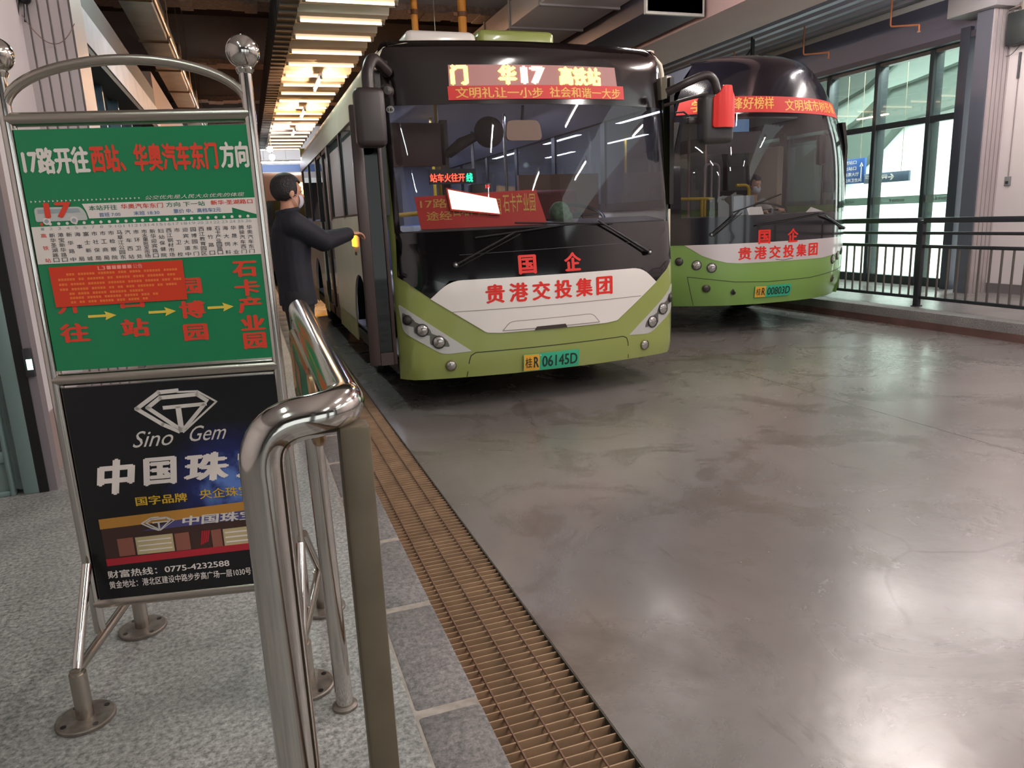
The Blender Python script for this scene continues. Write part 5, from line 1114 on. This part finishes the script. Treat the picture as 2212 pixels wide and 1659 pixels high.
# ================================================================== PEOPLE
def remeshed(mb_, name, mats, parent, voxel, smooth_it=6):
    o = mb_.build('tmp', mats, None); r = o.modifiers.new('r', 'REMESH'); r.mode = 'VOXEL'; r.voxel_size = voxel; r.use_smooth_shade = True
    s = o.modifiers.new('s', 'SMOOTH'); s.factor = 0.5; s.iterations = smooth_it
    me = bpy.data.meshes.new_from_object(o.evaluated_get(bpy.context.evaluated_depsgraph_get())); bpy.data.objects.remove(o)
    me.name = name; q = bpy.data.objects.new(name, me); COL.objects.link(q); q.parent = parent
    for p in me.polygons: p.use_smooth = True
    if not me.materials: me.materials.append(mats)
    return q
def limb(mb_, pts, rad):
    P = []; R = []
    for i in range(len(pts)-1):
        a, b = Vector(pts[i]), Vector(pts[i+1])
        for k in range(6): t = k/6; P.append(a.lerp(b, t)); R.append(rad[i]*(1-t)+rad[i+1]*t)
    P.append(Vector(pts[-1])); R.append(rad[-1]); mb_.tube(P, R, 0, 16)
    for p, r in zip(pts, rad): mb_.sphere(p, r, 0, 14, 10)
def loft(mb_, rings, seg=20):
    """rings: (centre, half-width vector, half-depth vector)"""
    vs = []; fs = []
    for c, a, b in rings:
        c, a, b = Vector(c), Vector(a), Vector(b)
        for j in range(seg): t = 2*PI*j/seg; vs.append(c+a*math.cos(t)+b*math.sin(t))
    n = len(rings)
    for i in range(n-1):
        for j in range(seg): fs.append((i*seg+j, i*seg+(j+1) % seg, (i+1)*seg+(j+1) % seg, (i+1)*seg+j))
    fs.append(tuple(range(seg-1, -1, -1))); fs.append(tuple((n-1)*seg+j for j in range(seg))); mb_.add(vs, fs)
def hand(mb_, wrist, d, n, curl=0.5, flip=1):
    """palm along d, back of the hand towards n; five separate bent fingers"""
    w_, d, n = Vector(wrist), Vector(d).normalized(), Vector(n).normalized(); s = d.cross(n).normalized()*flip
    loft(mb_, [(w_, s*0.027, n*0.019), (w_+d*0.04, s*0.038, n*0.016), (w_+d*0.085, s*0.041, n*0.013), (w_+d*0.095, s*0.036, n*0.009)], 14)
    for k, (off, ln) in enumerate(((0.031, 0.072), (0.0105, 0.082), (-0.0105, 0.077), (-0.030, 0.06))):
        p = w_+d*0.085+s*off; a = 0.0; pts = [p]
        for q in range(3):
            a += curl*(0.7+0.15*k); dd = d*math.cos(a)-n*math.sin(a)+s*off*0.8; p = p+dd*ln*(0.45, 0.31, 0.24)[q]; pts.append(p)
        limb(mb_, pts, [0.0095, 0.0088, 0.008, 0.0068])
    p = w_+d*0.025+s*0.032; pts = [p, p+s*0.025+d*0.025-n*0.012, p+s*0.034+d*0.055-n*0.024, p+s*0.03+d*0.078-n*0.032]; limb(mb_, pts, [0.014, 0.0115, 0.0095, 0.0078])
def head_frame(c, f, tilt=0.0):
    f = Vector(f).normalized(); up = Vector((0, 0, 1)); r = f.cross(up).normalized(); up = r.cross(f)
    return Matrix.Translation(c) @ Matrix((r, f, up)).transposed().to_4x4() @ Matrix.Rotation(tilt, 4, 'X')
def head(mb_, X):
    mb_.sphere((0, -0.012, 0.022), (0.075, 0.095, 0.098), 0, 24, 16, X); mb_.sphere((0, 0.028, -0.048), (0.056, 0.062, 0.074), 0, 20, 14, X); mb_.sphere((0, 0.055, -0.085), (0.03, 0.03, 0.028), 0, 14, 10, X)
    mb_.sphere((0, 0.090, -0.018), (0.013, 0.022, 0.018), 0, 12, 8, X); mb_.sphere((0, 0.082, 0.008), (0.009, 0.014, 0.03), 0, 12, 8, X); mb_.sphere((0, 0.074, 0.038), (0.045, 0.014, 0.012), 0, 14, 8, X)
    mb_.sphere((0, 0.082, -0.055), (0.024, 0.01, 0.008), 0, 12, 8, X)
    for s in (-1, 1): mb_.sphere((s*0.077, -0.005, -0.004), (0.011, 0.021, 0.033), 0, 12, 8, X)
skin_m = mat('skin', (196, 142, 116), 0.5, noise=(14, 0.06)); hair_m = mat('hair', (22, 17, 16), 0.5, noise=(90, 0.4), bump=(120, 0.5)); mask_m = mat('face_mask', (196, 192, 204), 0.75)
def hair_piece(X, parent, low=-0.055):
    tmp = MB(); tmp.sphere((0, -0.018, 0.030), (0.085, 0.106, 0.104), 0, 36, 26)
    out = MB(); keep = [i for i, f in enumerate(tmp.f) if not any((tmp.v[k].y > 0.045 and tmp.v[k].z < 0.062+0.1*abs(tmp.v[k].x)) or tmp.v[k].z < low+0.6*max(0, tmp.v[k].y+0.03) for k in f)]
    mp = {}; vs = []; fs = []
    for i in keep:
        q = []
        for k in tmp.f[i]:
            if k not in mp: mp[k] = len(vs); vs.append(tmp.v[k]*(1+0.012*random.random()))
            q.append(mp[k])
        fs.append(q)
    out.add(vs, fs, 0, X); o = out.build('hair', hair_m, parent); m = o.modifiers.new('thickness', 'SOLIDIFY'); m.thickness = 0.014; m.offset = -0.6; return o
def face_bits(X, parent):
    for s in (-1, 1):
        m2 = MB(); m2.sphere((s*0.031, 0.079, 0.014), (0.013, 0.008, 0.007), 0, 12, 8, X); m2.sphere((s*0.031, 0.0855, 0.014), (0.0055, 0.003, 0.0055), 1, 10, 6, X); m2.build('eye', [white_txt, black], parent)
    tmp = MB(); tmp.sphere((0, 0.024, -0.052), (0.066, 0.079, 0.066), 0, 28, 20); vs = []; fs = []; mp = {}
    for f in tmp.f:
        if any(tmp.v[k].y < 0.042 or tmp.v[k].z > -0.006 for k in f): continue
        q = []
        for k in f:
            if k not in mp: mp[k] = len(vs); vs.append(tmp.v[k])
            q.append(mp[k])
        fs.append(q)
    m2 = MB(); m2.add(vs, fs, 0, X)
    for s in (-1, 1):
        for z in (-0.02, -0.085): m2.tube([X @ Vector(p) for p in ((s*0.060, 0.045, z), (s*0.074, 0.02, z*0.6), (s*0.083, -0.012, -0.01 if z > -0.05 else -0.03))], 0.002, 0, 6)
    o = m2.build('face_mask', mask_m, parent); m = o.modifiers.new('thickness', 'SOLIDIFY'); m.thickness = 0.003

# --- man in a navy jacket, beside the front bus, right arm out to the open door
man = tag(empty('person', (0.29, 5.50, 0.15)), 'person in dark navy jacket and mask reaching toward the open bus door', 'person')
man_in = Matrix.Translation((-0.29, -5.50, -0.15))
def M3(): m = MB(); m.X = man_in.copy(); return m
sh_r, el_r, wr_r = (0.30, 5.325, 1.525), (0.50, 5.40, 1.395), (0.705, 5.585, 1.435)
sh_l, el_l, wr_l = (0.29, 5.675, 1.525), (0.27, 5.72, 1.24), (0.33, 5.70, 1.00)
hipz = 1.03
legs = [((0.29, 5.41, hipz), (0.30, 5.40, 0.62), (0.27, 5.39, 0.245)), ((0.29, 5.59, hipz), (0.32, 5.60, 0.62), (0.31, 5.61, 0.245))]
b = M3(); XH = man_in @ head_frame((0.305, 5.50, 1.735), (0.95, 0.26, -0.06)); b.X = Matrix.Identity(4); head(b, XH); b.X = man_in.copy()
limb(b, [(0.275, 5.50, 1.48), (0.29, 5.50, 1.60), (0.295, 5.50, 1.67)], [0.062, 0.056, 0.052])
loft(b, [((0.29, 5.50, 1.0), (0, 0.15, 0), (0.10, 0, 0)), ((0.28, 5.50, 1.2), (0, 0.135, 0), (0.095, 0, 0)), ((0.285, 5.50, 1.4), (0, 0.165, 0), (0.11, 0, 0)), ((0.285, 5.50, 1.53), (0, 0.15, 0), (0.07, 0, 0))])
for a in ((sh_r, el_r, wr_r), (sh_l, el_l, wr_l)): limb(b, a, [0.055, 0.043, 0.028])
for l in legs: limb(b, l, [0.085, 0.058, 0.042])
hand(b, wr_r, (0.72, 0.62, 0.03), (-0.2, -0.2, 0.95), 0.42, -1); hand(b, wr_l, (0.25, 0.0, -0.95), (-0.1, 1, 0), 0.35, 1)
remeshed(b, 'body', skin_m, man, 0.0052, 4)
XH2 = XH; hair_piece(XH2, man, -0.06); face_bits(XH2, man)
navy = mat('navy_cloth', (13, 14, 27), 0.75, noise=(24, 0.15)); trous = mat('trouser_black', (20, 20, 24), 0.8)
b = M3()
loft(b, [((0.295, 5.50, 0.96), (0, 0.20, 0), (0.135, 0, 0)), ((0.29, 5.50, 1.10), (0, 0.19, 0), (0.125, 0, 0)), ((0.28, 5.50, 1.25), (0, 0.185, 0), (0.13, 0, 0)), ((0.285, 5.50, 1.40), (0, 0.20, 0), (0.14, 0, 0)), ((0.285, 5.50, 1.50), (0, 0.19, 0), (0.12, 0, 0)), ((0.285, 5.50, 1.575), (0, 0.12, 0), (0.085, 0, 0)), ((0.285, 5.50, 1.605), (0, 0.075, 0), (0.07, 0, 0))])
limb(b, (sh_r, el_r, (0.69, 5.572, 1.434)), [0.088, 0.073, 0.052]); limb(b, (sh_l, el_l, (0.325, 5.70, 1.03)), [0.088, 0.070, 0.05])
b.tube([(0.285+0.072*math.cos(a), 5.50+0.078*math.sin(a), 1.615+0.01*math.cos(a)) for a in (2*PI*i/24 for i in range(24))], 0.016, 0, 8, closed=True)
remeshed(b, 'jacket', navy, man, 0.009, 4)
b = M3()
for l in legs: limb(b, [l[0], l[1], (l[2][0], l[2][1], 0.235)], [0.108, 0.082, 0.064])
loft(b, [((0.29, 5.50, 0.92), (0, 0.16, 0), (0.115, 0, 0)), ((0.29, 5.50, 1.08), (0, 0.165, 0), (0.11, 0, 0))]); remeshed(b, 'trousers', trous, man, 0.011, 3)
for l in legs:
    b = M3(); x, y, z = l[2]; loft(b, [((x-0.05, y, 0.16), (0, 0.035, 0), (0.05, 0, 0)), ((x-0.03, y, 0.20), (0, 0.042, 0), (0.07, 0, 0)), ((x-0.01, y, 0.25), (0, 0.04, 0), (0.05, 0, 0))], 16); b.sphere((x+0.07, y, 0.185), (0.105, 0.043, 0.034), 0, 16, 10); remeshed(b, 'shoe', black, man, 0.008, 3)

# --- driver seated in the rear bus
drv = tag(empty('person', (6.62, 8.85, 0.52)), 'person in pale shirt and face mask seated at the wheel of the rear bus', 'person')
DI = Matrix.Translation((-6.62, -8.85, -0.52))
def M4(): m = MB(); m.X = DI.copy(); return m
XD = DI @ head_frame((6.60, 8.66, 1.80), (-0.15, -0.97, -0.16))
sr, er, wr = (6.43, 8.74, 1.545), (6.36, 8.55, 1.33), (6.42, 8.32, 1.42)
sl, el, wl_ = (6.80, 8.74, 1.545), (6.86, 8.55, 1.33), (6.72, 8.32, 1.44)
b = M4(); b.X = Matrix.Identity(4); head(b, XD); b.X = DI.copy()
limb(b, [(6.615, 8.76, 1.5), (6.61, 8.71, 1.62), (6.605, 8.68, 1.72)], [0.06, 0.055, 0.05])
loft(b, [((6.62, 8.92, 1.05), (0.15, 0, 0), (0, 0.1, 0)), ((6.62, 8.86, 1.25), (0.14, 0, 0), (0, 0.1, 0)), ((6.62, 8.79, 1.45), (0.165, 0, 0), (0, 0.1, 0)), ((6.62, 8.76, 1.56), (0.14, 0, 0), (0, 0.065, 0))])
limb(b, (sr, er, wr), [0.052, 0.042, 0.028]); limb(b, (sl, el, wl_), [0.052, 0.042, 0.028])
for s in (-1, 1): limb(b, ((6.62+s*0.1, 8.92, 1.08), (6.62+s*0.14, 8.48, 1.05), (6.62+s*0.14, 8.42, 0.62)), [0.085, 0.06, 0.045])
hand(b, wr, (0.35, -0.75, 0.3), (-0.1, -0.3, 0.9), 0.5, 1); hand(b, wl_, (-0.2, -0.8, 0.3), (0.1, -0.3, 0.9), 0.5, -1)
remeshed(b, 'body', skin_m, drv, 0.0056, 4); hair_piece(XD, drv, -0.05); face_bits(XD, drv)
b = M4(); loft(b, [((6.62, 8.93, 1.02), (0.19, 0, 0), (0, 0.13, 0)), ((6.62, 8.86, 1.25), (0.175, 0, 0), (0, 0.125, 0)), ((6.62, 8.79, 1.45), (0.19, 0, 0), (0, 0.125, 0)), ((6.62, 8.77, 1.56), (0.15, 0, 0), (0, 0.09, 0)), ((6.617, 8.755, 1.60), (0.07, 0, 0), (0, 0.068, 0))])
limb(b, (sr, er, (6.415, 8.345, 1.41)), [0.078, 0.062, 0.045]); limb(b, (sl, el, (6.725, 8.345, 1.43)), [0.078, 0.062, 0.045]); remeshed(b, 'shirt', mat('shirt_pale', (168, 158, 152), 0.8), drv, 0.009, 4)
b = M4()
for s in (-1, 1): limb(b, ((6.62+s*0.1, 8.92, 1.08), (6.62+s*0.14, 8.48, 1.05), (6.62+s*0.14, 8.42, 0.68)), [0.105, 0.08, 0.065])
remeshed(b, 'trousers', trous, drv, 0.012, 3)
for s in (-1, 1): b = M4(); b.box((6.62+s*0.14-0.045, 8.24, 0.525), (6.62+s*0.14+0.045, 8.48, 0.61), 0, 0.03, seg=3); b.build('shoe', black, drv)
